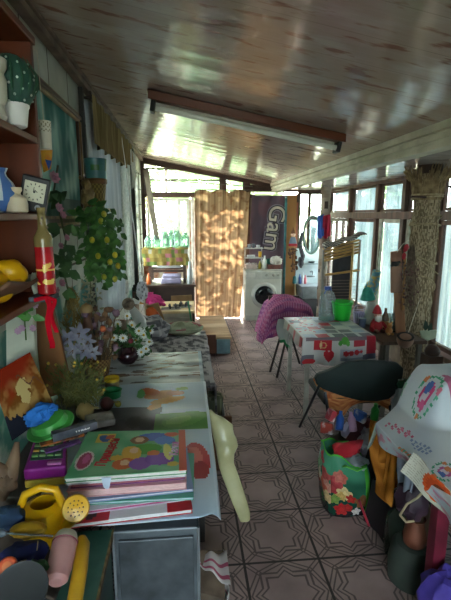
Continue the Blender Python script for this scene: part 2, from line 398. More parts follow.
def window(name, horiz, fixed, a0, a1, z0, z1, fm, w=.05, d=.06, bars=(), rails=(), pane=PANE):
    """window with frame and pane; horiz 'y' lies in a wall of constant x, 'x' in a wall of constant y"""
    mb = MB()
    def bx(p0, p1, q0, q1):
        c, s = ((p0+p1)/2, (q0+q1)/2), (p1-p0, q1-q0)
        if horiz == 'y': mb.box((fixed, c[0], c[1]), (d, s[0], s[1]))
        else: mb.box((c[0], fixed, c[1]), (s[0], d, s[1]))
    bx(a0, a0+w, z0, z1); bx(a1-w, a1, z0, z1); bx(a0+w, a1-w, z0, z0+w); bx(a0+w, a1-w, z1-w, z1)
    for b in bars: bx(b-w/2, b+w/2, z0+w, z1-w)
    for r in rails: bx(a0+w, a1-w, r-w*.4, r+w*.4)
    root = struct(mb.build(name, fm, smooth=False, bevel=.004))
    g = MB()
    if horiz == 'y': g.box((fixed, (a0+a1)/2, (z0+z1)/2), (.006, a1-a0-2*w+.01, z1-z0-2*w+.01))
    else: g.box(((a0+a1)/2, fixed, (z0+z1)/2), (a1-a0-2*w+.01, .006, z1-z0-2*w+.01))
    g.build('pane', pane, root, smooth=False); return root
window('window_30', 'y', XL-.06, 3.70, 5.35, .85, 2.40, M('#b9bab0', .6, '#8f9086', 8), .06, .08, bars=(4.52,), rails=(1.9,))
window('window_1', 'y', XL-.06, 5.85, 7.3, .75, 2.42, M('#8f8f7e', .6, '#5d6156', 8), .06, .08, bars=(6.55,), rails=(1.75,))
# right side: glazed wall, two tiers of sashes between posts
wr = MB(); wr.box((XR+.05, 2.95, .19), (.1, 9.2, .38)); wr.box((XR+.05, 2.95, 2.24), (.1, 9.2, .12))
wr.box((XR+.05, .0, 1.2), (.1, 3.2, 2.0))
struct(wr.build('wall_right', M('#8c8478', .8, '#6a6258', 6, .2), loc=(0, 0, 0), smooth=False))
bays = [1.65, 2.55, 3.42, 4.17, 4.83, 5.54, 6.5, 7.5]
pm = MB()
for y in bays: pm.box((XR+.01, y, 1.25), (.09, .075, 1.9))
pm.box((XR, 4.57, 1.745), (.12, 5.9, .085)); pm.box((XR-.03, 4.57, 1.725), (.05, 5.9, .03)); pm.box((XR, 4.57, .40), (.14, 5.9, .05)); pm.box((XR+.01, 4.57, 2.165), (.1, 5.9, .05))
struct(pm.build('trim_3', BROWNV, loc=(0, 0, 0), smooth=False, bevel=.004))
wn = 2
for i in range(len(bays)-1):
    y0, y1 = bays[i]+.037, bays[i+1]-.037
    window('window_%d' % wn, 'y', XR+.03, y0, y1, 1.79, 2.14, BROWNV, .03, .04); wn += 1
    if i == 6: window('window_%d' % wn, 'y', XR+.03, y0, y1, .43, 1.70, DARKWOOD, .05, .05, bars=(6.85, 7.15), rails=(1.1,))
    else: window('window_%d' % wn, 'y', XR+.03, y0, y1, .43, 1.70, OLDPAINT if i in (3, 4) else BROWNV, .045, .05)
    wn += 1
def pleat(x, seed, amp=.012, f=9): return amp*math.sin(x*f*2*PI+3*fbm((x*3, seed, 0)))+amp*.7*fbm((x*12, seed, 1))
SHEER = MT('#cddbe2', '#93adbb', .10, .02, 5, (1, 3, .25), lo=.3, hi=.7)
for i in range(len(bays)-1):
    y0, y1 = bays[i]+.02, bays[i+1]-.02
    if i == 6: y0, y1 = y0, y1
    for z0, z1, lab in ((1.775, 2.15, 'upper'), (.45, 1.74, 'lower')):
        if i == 6 and lab == 'lower': continue
        s = MB(); s.sheet(lambda u, v: (XR+.085+pleat(u*(y1-y0)*1.3, i*2+z0)*(.5+.5*v), y0+u*(y1-y0), z1+(z0-z1)*v), 40, 6)
        o = s.build('curtain', SHEER)
        nm = {0: 'nearest the camera end', 1: 'behind the near table', 2: 'just right of the straw column', 3: 'just left of the straw column', 4: 'beside the oven mitt', 5: 'behind the bamboo rack', 6: 'left end, over the brown sash'}[i]
        tag(o, 'white sheer curtain, %s side panes, %s' % (lab, nm), 'curtain', 'sheer curtains on the side windows')
# end wall
EW = lambda px, py, y=YE: PY(px, py, y)
def ebox(mb, x0, x1, z0, z1, y=YE, d=.1): mb.box(((x0+x1)/2, y+d/2, (z0+z1)/2), (x1-x0, d, z1-z0)); return mb
we = MB()
we.cur = 1
ebox(we, -.72, .20, 0, .95); ebox(we, .075, .20, .95, 2.0); we.cur = 0
ebox(we, 1.0, 1.96, 0, 2.08); ebox(we, 1.96, 2.62, 0, .95)
struct(we.build('wall_end', [M('#8a8274', .8, '#5e574d', 5, .3), M('#b0a48f', .8, '#8b4f30', 6, .4, lo=.42, hi=.6)], loc=(0, 0, 0), smooth=False))
te = MB()
ebox(te, -.74, 1.2, 2.04, 2.10, YE-.02, .12); ebox(te, 1.02, 1.12, 0, 2.3, YE-.02, .1);
te.hexa([V((-.74, YE-.03, 2.60)), V((1.55, YE-.03, 2.20)), V((1.55, YE+.1, 2.20)), V((-.74, YE+.1, 2.60))], [V((-.74, YE-.03, 2.70)), V((1.55, YE-.03, 2.31)), V((1.55, YE+.1, 2.31)), V((-.74, YE+.1, 2.70))])
ebox(te, .62, .68, 2.08, 2.45, YE-.02, .1); ebox(te, -.74, -.66, .9, 2.66, YE-.02, .12); ebox(te, 1.1, 2.62, 2.15, 2.26, YE-.02, .1)
struct(te.build('trim_4', DARKWOOD, loc=(0, 0, 0), smooth=False, bevel=.004))
window('window_%d' % wn, 'x', YE+.03, -.66, .62, 2.10, 2.52, DARKWOOD, .03, .05, rails=(2.33,)); wn += 1
window('window_%d' % wn, 'x', YE+.03, .68, 1.02, 2.10, 2.36, DARKWOOD, .03, .05); wn += 1
window('window_%d' % wn, 'x', YE+.03, -.64, .075, .95, 2.03, M('#d8d8cc', .6, '#b5b3a2', 10), .045, .05, bars=(-.10,)); wn += 1
window('window_%d' % wn, 'x', YE+.03, 1.12, 1.72, 2.09, 2.15, OLDPAINT, .012, .04); wn += 1
window('window_%d' % wn, 'x', YE+.03, 1.96, 2.5, .95, 2.15, DARKWOOD, .045, .05, bars=(2.17,)); wn += 1
# wall behind the camera
wb = MB(); wb.box((-.66, -1.65, 1.35), (.2, .1, 2.7)); wb.box((1.68, -1.65, 1.35), (1.86, .1, 2.7)); wb.box((.9, -1.65, 2.52), (3.0, .1, .34)); wb.box((.9, -1.65, .3), (3.0, .1, .6))
struct(wb.build('wall_back', M('#9d9586', .8), loc=(0, 0, 0), smooth=False))
window('window_%d' % wn, 'x', -1.63, -.56, .75, .6, 2.35, BROWNV, .06, .06, bars=(.1,))  # unseen window, added and sized to brighten the near end
# ================================================================= OUTSIDE
gr = MB(); gr.box((1, 10, -.12), (40, 60, .1)); struct(gr.build('ground', M('#7d776c', .9, '#8f8878', 1.2), loc=(0, 0, 0), smooth=False))
LEAFM = [MT('#7f9a62', '#5c7a48', .45), MT('#a3b888', '#7a9662', .45), MT('#4a6a3c', '#34502c', .35)]
def tree(name, label, x, y, h, r, n, seed, mi, ls=.16, low=.5):
    rnd = random.Random(seed); t = thing(name, label, 'tree' if h > 2.2 else 'shrub', (x, y, -.07), 'trees and shrubs outside')
    tk = MB(); pts = [(x, y, -.07)]
    for k in range(1, 6): pts.append((x+rnd.uniform(-.12, .12)*k*.5, y+rnd.uniform(-.1, .1)*k*.5, h*.85*k/5))
    tk.tube(pts, [.09*h/4*(1-k*.15) for k in range(6)], 8)
    for k in range(7):
        a = rnd.uniform(0, 2*PI); q = V(pts[2+k % 4]); tk.tube([q, q+V((math.cos(a)*r*.4, math.sin(a)*r*.4, r*.3)), q+V((math.cos(a)*r*.8, math.sin(a)*r*.8, r*.45))], [.035, .022, .008], 6)
    tk.build('trunk', M('#5c4a3a', .9, '#3d3128', 10, .4), t)
    f = MB(); cl = []
    for k in range(14):
        a = rnd.uniform(0, 2*PI); q = math.sqrt(rnd.random())*r; cl.append((V((x+q*math.cos(a), y+q*math.sin(a), low+(h-low)*rnd.random())), r*rnd.uniform(.25, .5)))
    for k in range(n):
        c, cr = cl[k % 14]; d = V((rnd.gauss(0, 1), rnd.gauss(0, 1), rnd.gauss(0, .8))).normalized()*cr*rnd.random()**.4
        f.leaf(c+d, (d.x+rnd.uniform(-.3, .3), d.y+rnd.uniform(-.3, .3), d.z-.25*cr+rnd.uniform(-.2, .2)), (rnd.uniform(-1, 1), rnd.uniform(-1, 1), 1), ls*rnd.uniform(.7, 1.3), ls*.55)
    f.build('foliage', LEAFM[mi], t); return t
tree('leafy_tree', 'green leafy tree outside the far end windows, left side', -1.3, 11.0, 3.6, 1.1, 1500, 1, 1, .2, 1.5)
tree('leafy_tree', 'green leafy tree outside, beyond the curtained doorway', 1.5, 15.4, 4.0, 2.0, 2000, 2, 0, .2, 1.5)
tree('leafy_tree', 'green tree outside the window behind the round mirror', 4.3, 11.0, 4.2, 1.15, 1500, 3, 1, .17, .6)
tree('garden_shrub', 'dark green shrub outside under the window behind the mirror', 2.3, 8.9, 1.7, .6, 800, 4, 2, .12, .2)
def vine(name, label, x0, x1, y0, y1, z0, z1, n, seed):
    rnd = random.Random(seed); t = thing(name, label, 'vine', ((x0+x1)/2, (y0+y1)/2, -.07)); st = MB(); lf = MB()
    for x in (x0, x1): st.tube([(x, (y0+y1)/2, -.07), (x, (y0+y1)/2, z1)], .03)
    for k in range(5): z = z0+(z1-z0)*k/4; st.tube([(x0, (y0+y1)/2, z), (x1, (y0+y1)/2, z)], .012)
    st.build('trellis', M('#5c4a3a', .9), t)
    for k in range(n):
        p = V((rnd.uniform(x0, x1), rnd.uniform(y0, y1), rnd.uniform(z0, z1))); lf.leaf(p, (rnd.uniform(-1, 1), rnd.uniform(-1, .2), rnd.uniform(-1, .3)), (rnd.uniform(-.5, .5), -1, .8), rnd.uniform(.14, .24), rnd.uniform(.11, .18))
    lf.build('foliage', LEAFM[1], t); return t
vine('dapple_vine', 'leafy vine on a trellis, added to dapple the sun on the doorway curtain', -.4, 2.1, 9.7, 10.3, 1.25, 4.3, 1000, 14)  # vine added in the sun's path; its leaf gaps dapple the doorway curtain
tree('garden_shrub', 'pale green shrub outside the low left end window', -.35, 8.9, 1.75, .5, 500, 5, 1, .12, .9)
tree('leafy_tree', 'green tree outside beyond the side windows', 5.6, 5.2, 3.2, 1.2, 900, 6, 0, .2, 1.0)
tree('garden_shrub', 'green shrub outside the side window by the straw column', 4.0, 3.4, 1.3, .6, 600, 8, 1, .13, .2)
tree('leafy_tree', 'green tree outside the far left-hand opening', -2.6, 8.4, 3.6, 1.1, 1100, 9, 1, .18, .8)
# ================================================================= LEFT SIDE, NEAR
REDW = wood('#6e300c', '#441c07', 2, .45, 10); REDWY = wood('#74380f', '#4c2409', 1, .45, 10)
PALEW = wood('#b58d5c', '#8a6238', 1, .55, 12)
BLK = M('#1c1b1d', .5); DKGREY = M('#3a3b40', .6); WHITE = M('#dfe0da', .45, '#c6c8c2', 6); CREAM = M('#d6cdb4', .5)
def C(px, py, y): return PY(px, py, y)
# --- bookcase on the house wall
bk = thing('bookcase', 'brown wooden wall bookcase at the left edge, holding a jug, a clock and yellow mould', 'shelf', (-.55, .9, 1.46))
zs = [1.525, 1.755, 1.965]
mb = MB(); mb.box((-.555, 1.34, 1.86), (.29, .022, .72)); mb.build('side_panel', REDW, bk, smooth=False, bevel=.003)
mb = MB(); mb.box((-.555, .40, 1.86), (.29, .022, .72)); mb.build('side_panel', REDW, bk, smooth=False, bevel=.003)
mb = MB(); mb.box((-.703, .87, 1.86), (.012, .94, .72)); mb.build('back_panel', REDWY, bk, smooth=False)
mb = MB(); mb.box((-.555, .87, 2.222), (.30, .98, .022)); mb.build('top_panel', REDWY, bk, smooth=False, bevel=.003)
for z in zs:
    mb = MB(); mb.box((-.553, .87, z-.009), (.285, .92, .018)); mb.build('shelf_board', REDWY, bk, smooth=False, bevel=.003)
mb = MB(); mb.box((-.383, 1.19, 1.532), (.06, .07, .014)); mb.build('ledge', M('#3d4652', .6), bk, smooth=False, bevel=.003)
# upper shelf: dotted plant ball in white pot + pale head-shaped pot
q = C(15, 121, 1.20); q.z = 1.966; t = thing('potted_cactus', 'dark green white-dotted round plant in a small white pot on the top bookcase shelf', 'plant', q)
mb = MB(); mb.lathe([(.022, 0), (.028, .004), (.034, .045), (.037, .05), (.037, .055), (.031, .055), (.03, .048), (0, .046)], q, 20); mb.build('pot', WHITE, t)
dots = MB(); bb = MB(); bb.ball(q+V((0, 0, .105)), .055, .055, .066, 24); bb.build('plant_body', M('#1d3b33', .6, '#2c5a48', 20), t)
for k in range(60):
    a = k*2.4; z = -.8+1.6*k/60; r_ = math.sqrt(1-z*z); dots.ball(q+V((.055*r_*math.cos(a), .055*r_*math.sin(a), .105+.066*z)), .0032, n=6)
dots.build('spines', M('#c9d6c6', .6), t)
lf = MB()
for k in range(16):
    a = k*.39; p0 = q+V((0, 0, .05)); lf.tube([p0+V((.03*math.cos(a), .03*math.sin(a), .0)), p0+V((.06*math.cos(a), .06*math.sin(a), .05)), p0+V((.06*math.cos(a), .06*math.sin(a), .075)), p0+V((.04*math.cos(a), .04*math.sin(a), .11))], [.004, .004, .003, .001], 5)
lf.build('leaf_blades', M('#264f38', .5), t)
q = C(-9, 112, 1.12); q.z = 1.966; mb = MB()
mb.lathe([(.03, 0), (.036, .01), (.03, .035), (.038, .05), (.04, .09), (.034, .105), (.042, .12), (.043, .135), (.036, .137), (.034, .12), (0, .1)], q, 24, wob=.05)
tag(mb.build('ceramic_vase', M('#d3d2bd', .45, '#b6b69f', 10)), 'pale ridged ceramic vase cut by the photo edge on the top shelf', 'vase')
# middle shelf
q = C(2, 214, 1.2); q.z = 1.756; t = thing('jug', 'white and blue painted ceramic jug on the middle bookcase shelf', 'jug', q)
mb = MB(); BW = lambda u, v: hx('#4a6fa8') if (abs(math.sin(u*PI*4)) > .75 or v > .86 or abs(v-.1) < .05) else hx('#c9d3d8')
mb.lathe([(.02, 0), (.03, .004), (.042, .03), (.043, .05), (.034, .075), (.02, .092), (.018, .10), (.024, .112), (.02, .112), (.014, .1), (0, .09)], q, 24, colf=BW); mb.build('body', MP(.3), t)
mb = MB(); mb.tube([q+V((-.035, 0, .07)), q+V((-.058, 0, .075)), q+V((-.055, 0, .1)), q+V((-.02, 0, .106))], .005); mb.build('handle', M('#5a7bb0', .3), t)
q = C(17, 214, 1.2); q.z = 1.756; mb = MB()
SP = lambda u, v: mixc(hx('#cfc3a4'), hx('#8a5f45'), sst((fbm((u*9, v*9, 0))-.1)*4) if .35 < v < .8 else 0)
mb.lathe([(.024, 0), (.028, .003), (.029, .022), (.026, .038), (.014, .046), (.0125, .05), (.017, .056), (.017, .064), (.011, .064), (0, .05)], q, 20, colf=SP)
tag(mb.build('ceramic_bottle', MP(.5)), 'small cream ceramic pot with brown flowers beside the black clock', 'pot')
t = thing('desk_clock', 'black square clock with a white face tilted against the bookcase side', 'clock', (C(30.5, 213, 1.27).x, 1.285, 1.762), local=True); t.rotation_euler = (.12, math.radians(14), .18)
mb = MB(); mb.box((0, 0, .047), (.072, .026, .094)); mb.build('case', M('#15171a', .5), t, smooth=False, bevel=.003)
mb = MB(); mb.box((0, -.0145, .054), (.054, .003, .054)); dial = mb.build('dial', M('#cfcfb4', .5), t, smooth=False)
mb = MB()
for k in range(12):
    a = k*PI/6; mb.box((.021*math.sin(a), -.0165, .054+.021*math.cos(a)), (.0025, .001, .005), (0, a, 0))
mb.build('hour_marks', BLK, dial, smooth=False)
mb = MB(); mb.box((.004, -.0172, .057), (.010, .001, .002), (0, .6, 0)); mb.box((-.002, -.0172, .060), (.0016, .001, .014)); mb.ball((0, -.0172, .054), .003, n=8); mb.build('hands', BLK, dial)
mb = MB(); mb.lathe([(.0075, 0), (.0075, .002), (.006, .002), (.006, 0)], (.014, -.013, .013), 16, (PI/2, 0, 0)); mb.build('knob', M('#9aa0a4', .3), t)
# lower shelf
q = V((-.51, 1.16, 1.527)); mb = MB()
mb.sheet(lambda u, v: q+V(((v-.5)*.24, (u-.5)*.34, .012+.045*abs(v*2-1)**2+.02*abs(u*2-1)**2+.006*fbm((u*4, v*4, 0)))), 24, 16)
tag(mb.build('wooden_tray', wood('#7b5a42', '#4d3526', 1, .6), solid=.008), 'brown curved bark-like tray under the yellow mould on the lowest bookcase shelf', 'tray')
t = thing('toy_duck', 'yellow plastic toy lying in the brown tray at the left edge', 'toy', (q.x, q.y-.02, 1.55)); YEL = M('#e0ad10', .35, '#c8920a', 6)
mb = MB(); q = q+V((.012, -.02, -.018)); mb.ball(q+V((-.01, 0, .075)), .055, .08, .042, 20, wob=.15, sc=2); mb.build('body', YEL, t)
mb = MB(); mb.ball(q+V((.045, .03, .095)), .042, .03, .03, 18, (0, .5, .4)); mb.ball(q+V((.03, .07, .10)), .03, .022, .025, 14); mb.build('head', YEL, t)
mb = MB(); mb.ball(q+V((.03, -.05, .055)), .045, .04, .028, 16); mb.ball(q+V((.03, .015, .068)), .05, .012, .02, 12); mb.build('wing', M('#d39c10', .35), t)
mb = MB(); mb.sheet(lambda u, v: V((-.445+.035*u+.01*fbm((u*5, v*5, 2)), 1.20+.09*v, 1.55+.05*math.sin(u*2.6)-.05*u*u+.008*fbm((u*9, v*9, 1)))), 14, 14)
tag(mb.build('paper_napkin', MT('#cfd6c8', None, .3), solid=.002), 'crumpled white paper napkin hanging over the lowest shelf edge', 'napkin')
mb = MB(); mb.box((-.60, 1.21, 1.63), (.10, .03, .13), (0, .55, .25)); tag(mb.build('book', M('#3f5f52', .5), smooth=False, bevel=.002), 'dark green book leaning behind the yellow toy on the lowest shelf', 'book')
# --- red bottle with ribbon
q = V((C(47, 288, 1.19).x, 1.19, 1.5395)); t = thing('bottle', 'red decorated glass bottle with a pale slim neck beside the bookcase', 'bottle', q)
RB = lambda u, v: (hx('#d8b45a') if (fbm((u*7, v*9, 4)) > .28 and .15 < v < .5) or abs(v-.33) < .012 else (mixc(hx('#b3262b'), hx('#8a1519'), sst(.5+fbm((u*5, v*6, 1))))) if v < .62 else hx('#75683f'))
mb = MB(); pr = [(.86*a_, .86*b_) for a_, b_ in [(.021, 0), (.026, .004)]+[(.0275, .004+.168*k/60) for k in range(61)]+[(.026, .18), (.019, .192), (.0135, .204), (.012, .22), (.011, .255), (.013, .258), (.013, .267), (0, .267)]]
mb.lathe(pr, q, 72, colf=lambda u, v: RB(u, v*.72/.88 if v < .88 else .7)); mb.build('glass_body', MP(.18), t)
mb = MB(); mb.ball(q+V((0, -.0105, .19)), .003, .002, .004, 8); mb.ball(q+V((.004, -.0095, .203)), .003, .002, .004, 8); mb.build('neck_beads', M('#5b4a2e', .4), t)
RED = MT('#c0182a', '#a01020', .25)
mb = MB()
mb.sheet(lambda u, v: V((q.x+.012+(u-.5)*.014+.004*math.sin(v*9), 1.146+.004*math.sin(v*14), 1.535-.135*v)), 3, 24)
mb.sheet(lambda u, v: V((q.x+.024+(u-.5)*.011+.006*math.sin(v*7+1), 1.145+.005*math.cos(v*11), 1.535-.09*v)), 3, 20)
mb.tube([(q.x-.02, 1.148, 1.532), (q.x+.01, 1.146, 1.54), (q.x+.03, 1.146, 1.532)], .005)
tag(mb.build('ribbon', RED, solid=.0015), 'red ribbon dangling below the red bottle', 'ribbon')
# --- big picture on the wall
XW = XL+.002
pic = thing('framed_picture', 'large framed teal waterfall painting in a gold and brown frame on the left wall', 'picture', (XL+.015, 2.5, 1.68))
y0, y1, z0, z1 = 1.45, 3.15, 1.69, 2.41; fw = .055
mb = MB()
def teal(u, v):
    n = fbm((u*7, v*2.2, 1))+.5*fbm((u*22, v*5, 2))
    c = mixc(hx('#256a64'), hx('#9cc4b6'), sst(.42+n*1.1))
    if v < .16: c = mixc(c, hx('#2c4636'), .7)
    return c
mb.sheet(lambda u, v: (XL+.014, y0+fw+(y1-y0-2*fw)*u, z0+fw+(z1-z0-2*fw)*v), 110, 60, teal); mb.build('canvas', MP(.7, .2), pic, smooth=False)
FR = M('#8a6a35', .4, '#5b3f22', 14, .1); FR2 = M('#4b3320', .5)
for a, b, c, d in ((y0, y1, z1-fw, z1), (y0, y1, z0, z0+fw), (y0, y0+fw, z0+fw, z1-fw), (y1-fw, y1, z0+fw, z1-fw)):
    mb = MB(); mb.box((XL+.017, (a+b)/2, (c+d)/2), (.03, b-a, d-c)); mb.cur = 1
    if b-a > d-c: mb.box((XL+.035, (a+b)/2, (c+d)/2), (.016, b-a, .022))
    else: mb.box((XL+.035, (a+b)/2, (c+d)/2), (.016, .022, d-c))
    mb.build('frame_rail', [FR, FR2] if b-a > d-c else [FR2, FR], pic, smooth=False, bevel=.004)
# --- hung things in front of the picture
q = C(46, 150, 1.55); t = thing('hanging_lantern', 'small white lacy cup with a red-blue paper kite hung in front of the picture', 'ornament', q)
mb = MB(); LC = lambda u, v: hx('#8f8f70') if (math.sin(u*63)*math.sin(v*45) > .2 and .5 < v < .86) else hx('#d6d6c2')
mb.lathe([(.017, 0)]+[(.019+.003*k/20, .003+.087*k/20) for k in range(21)]+[(.019, .09), (.018, .05), (0, .01)], q+V((0, 0, .0)), 60, colf=LC); mb.build('cup', MP(.5), t)
mb = MB(); mb.prism([q+V((-.022, -.004, -.002)), q+V((.022, -.004, 0)), q+V((.012, -.004, -.06)), q+V((-.012, -.004, -.072))], (0, .003, 0)); mb.build('kite', M('#d9702a', .5, '#e0b030', 25), t, smooth=False)
mb = MB(); mb.prism([q+V((-.004, -.006, -.03)), q+V((.017, -.006, -.035)), q+V((.006, -.006, -.066))], (0, .0015, 0)); mb.build('blue_patch', M('#2c55a0', .5), t, smooth=False)
mb = MB(); mb.tube([q+V((0, 0, .088)), q+V((-.005, 0, .3)), V((XL+.03, q.y, q.z+.42))], .0012, 5); mb.build('cord', CREAM, t)
def rosehead(mb, c, r, nrm=(1, -.6, .3)):
    nrm = V(nrm).normalized(); a = nrm.cross(V((0, 0, 1))).normalized(); b = nrm.cross(a)
    for ring, (n, k, l) in enumerate(((5, .25, .6), (6, .55, .8), (7, .9, 1.0))):
        for i in range(n):
            an = 2*PI*i/n+ring; d = (a*math.cos(an)+b*math.sin(an))*k+nrm*(1.2-k); mb.leaf(c, d, nrm, r*l, r*.8, -.15)
t = thing('rose_garland', 'artificial garland of pink roses with dark leaves hanging beside the red bottle', 'garland', C(62, 330, 1.7))
vine = MB(); pts = [C(x, y, 1.75) for x, y in ((58, 165), (54, 190), (60, 215), (66, 240), (62, 265), (68, 290), (64, 315))]; vine.tube(pts, .004); vine.build('stem', M('#3c4a2c', .7), t)
lv = MB(); rs = MB(); rs2 = MB()
for x, y, r in ((53, 178, 9), (58, 208, 7), (62, 215, 6), (66, 238, 5), (60, 246, 5), (61, 283, 6), (56, 290, 5)): rs = MB(); rosehead(rs, C(x, y, 1.66), r*ppm(1.66)*.8); rs.build('rose', M('#b78594', .6, '#8f5f70', 20), t)
for x, y in ((56, 190), (50, 193), (62, 200), (67, 225), (60, 228), (70, 245), (58, 255), (64, 258), (70, 270), (60, 272), (66, 290), (58, 275), (52, 200), (72, 262)):
    p = C(x, y, 1.72)
    for k in range(3): lv.leaf(p, V((random.uniform(-1, 1), -.5, random.uniform(-.9, .4))), (0, -1, .3), .055, .032)
lv.build('leaves', M('#2c4a2a', .5, '#45683a', 14), t)
# --- planter bracket, pot and trailing lemons
q = C(98, 208, 2.9); t = thing('wall_bracket', 'pale wooden corner bracket under the teal and gold planter', 'shelf', (q.x, q.y, q.z-.04))
mb = MB(); mb.box(q+V((-.03, 0, -.012)), (.20, .15, .02)); mb.build('shelf_board', M('#a89c7c', .6), t, smooth=False, bevel=.003)
mb = MB(); mb.prism([q+V((-.11, -.01, -.022)), q+V((.04, -.01, -.022)), q+V((-.11, -.01, -.14))], (0, .02, 0)); mb.build('brace', M('#8f8468', .6), t, smooth=False)
t = thing('planter', 'planter with teal leaf-painted rim and gold woven lower half on the wall bracket', 'planter', q)
mb = MB(); k = ppm(2.9)
TL = lambda u, v: hx('#35682f') if (fbm((u*10, v*3, 3)) > .12 and .2 < v < .8) else mixc(hx('#4c7c7b'), hx('#335c5c'), sst(v))
mb.lathe([(9.0*k, 26*k), (9.4*k, 29*k), (9.6*k, 34*k), (9.9*k, 39*k), (10.3*k, 45*k), (9.7*k, 45*k), (9.2*k, 35*k), (0, 30*k)], q, 30, colf=TL); mb.build('painted_rim', MP(.35), t)
mb = MB(); GD = lambda u, v: hx('#5f4c1e') if (int(u*30)+int(v*14)) % 2 else hx('#8a7638')
mb.lathe([(5*k, 0), (6*k, 1*k), (6.6*k, 4*k)]+[(6.6*k+2.4*k*i/8, 4*k+19*k*i/8) for i in range(9)]+[(8.8*k, 26*k)], q, 30, colf=GD); mb.build('woven_base', MP(.5, bump=.5), t)
mb = MB(); mb.lathe([(9.2*k, 22*k), (9.8*k, 23*k), (9.9*k, 26*k), (9.2*k, 27*k)], q, 30); mb.build('band', M('#6b4a22', .5), t)
q = C(89, 205, 2.8); mb = MB(); mb.ball(q+V((0, -.03, .05)), .04, .035, .055, 16, wob=.5, sc=4); mb.ball(q+V((.0, -.035, .12)), .028, .026, .035, 14, wob=.5, sc=5); mb.ball(q+V((-.03, -.05, .16)), .012, n=8, wob=.3)
tag(mb.build('figurine', M('#9a8455', .6, '#6b5634', 30)), 'small tan rough figurine beside the woven planter on the bracket', 'figurine')
t = thing('lemon_vine', 'trailing artificial ivy with small yellow lemons below the planter', 'plant', C(100, 285, 2.8))
vn = MB(); lv = MB(); lm = MB(); rnd = random.Random(3)
strands = [[(90, 208), (86, 225), (88, 250), (92, 268)], [(98, 206), (97, 230), (100, 255), (106, 278)], [(104, 207), (112, 225), (114, 245), (120, 262)], [(95, 206), (104, 235), (112, 262), (116, 274)], [(92, 206), (90, 235), (96, 262), (102, 283)]]
for st in strands:
    P_ = [C(x, y, 2.8+rnd.uniform(-.08, .04)) for x, y in st]; vn.tube(P_, .003, 6)
    for i in range(3):
        for j in range(16):
            p = P_[i].lerp(P_[i+1], rnd.random())+V((rnd.uniform(-.05, .055), rnd.uniform(-.07, .05), rnd.uniform(-.035, .035)))
            lv.leaf(p, V((rnd.uniform(-1, 1), rnd.uniform(-.8, .1), rnd.uniform(-1, .3))), (rnd.uniform(-.4, .4), -1, .5), rnd.uniform(.045, .075), rnd.uniform(.035, .055))
vn.build('stem', M('#4a5a30', .7), t); lv.build('leaves', [M('#2d5226', .45, '#4c7c38', 20)], t)
for x, y in ((107, 240), (101, 221), (115, 255), (98, 256), (118, 266), (104, 277), (115, 279), (92, 240), (110, 262), (104, 214)):
    lm = MB(); lm.ball(C(x, y, 2.68), .016, .016, .02, 10); lm.build('lemon', M('#c9b22c', .4, '#9aa030', 8), t)
mb = MB(); rnd = random.Random(5); t = thing('dried_flower_bunch', 'dusty grey-green dried sprig hanging below the lemon vine', 'plant', C(92, 318, 2.75))
mb.tube([C(90, 275, 2.75), C(91, 300, 2.75), C(94, 318, 2.75)], .004); mb.build('stem', M('#6a6a4a', .8), t); mb = MB()
for k in range(90):
    p = C(90+rnd.uniform(-7, 9), 275+rnd.uniform(0, 40), 2.75); mb.leaf(p, rv(), (0, -1, 0), .035, .016)
mb.build('leaves', M('#7d8468', .8, '#a9a68c', 14), t)
# --- curtains on the left wall
OL = MT('#a09068', '#7c6d4b', .2, 0, 8, (1, 3, .3))
rod = MB(); rod.tube([(XL+.085, 3.26, 2.575), (XL+.085, 5.75, 2.575)], .012); rod.tube([(XL, 3.4, 2.575), (XL+.1, 3.4, 2.575)], .01); rod.tube([(XL, 5.6, 2.575), (XL+.1, 5.6, 2.575)], .01)
tag(rod.build('curtain_rod', M('#4a4034', .5)), 'thin brown curtain rod along the left wall under the roof edge', 'curtain rod')
mb = MB(); bot = lambda u: 2.30-.20*u+.17*max(0, (u-.72)/.28)**2 if u < 2 else 0
za_, zb_ = PX(89, 138, -.62).z, PX(126, 166, -.62).z
mb.sheet(lambda u, v: (XL+.095+.024*math.sin(u*46)*(.3+.7*v), 3.28+2.2*u, 2.57+((za_ if u < .05 else za_+(zb_-za_)*(u-.05)/.7 if u < .75 else zb_+.5*(u-.75))-.025*abs(math.sin(u*23))-2.57)*v), 180, 12)
tag(mb.build('valance', OL, solid=.003), 'olive brown scalloped valance across the top of the left window', 'curtain')
mb = MB(); mb.sheet(lambda u, v: (XL+.045+.018*math.sin(u*34+.7*math.sin(v*2))+.008*fbm((u*8, v*2, 3)), 3.245+1.62*u, 2.53-1.72*v), 110, 10)
tag(mb.build('curtain', MT('#d8dcdd', '#b9c0c4', .13, 0, 4, (1, 3, .2)), solid=.002), 'long grey-white curtain under the olive valance, behind the trailing lemons', 'curtain')
mb = MB(); mb.sheet(lambda u, v: (XL+.065+.02*math.sin(u*24)+.01*fbm((u*8, v*2, 5)), 4.70+.78*u, 2.53-1.62*v), 60, 10)
LACE = MT('#dfe2dc', '#c2c8c2', .12, .05, 40, (1, 1, 1)); tag(mb.build('curtain', LACE, solid=.002), 'white lace curtain at the far end of the left window', 'curtain')
mb = MB(); mb.sheet(lambda u, v: (XL+.10+.012*math.sin(u*20), 5.35+.42*u, 2.5-(.25+.2*abs(math.sin(u*7)))*v), 30, 6); tag(mb.build('lace_trim', LACE, solid=.002), 'short white lace valance beside the dark post in the left wall', 'curtain')
mb = MB(); mb.box((XL+.03, 3.235, 1.3), (.03, .045, 2.6)); tag(mb.build('post', M('#2b2c28', .6), smooth=False, bevel=.003), 'dark post between the gold-framed picture and the left curtains', 'post')
mb = MB(); mb.box((XL+.04, 5.84, 1.6), (.09, .085, 1.95)); tag(mb.build('post', M('#27302b', .6), smooth=False, bevel=.003), 'black-green post before the bright left side opening', 'post')
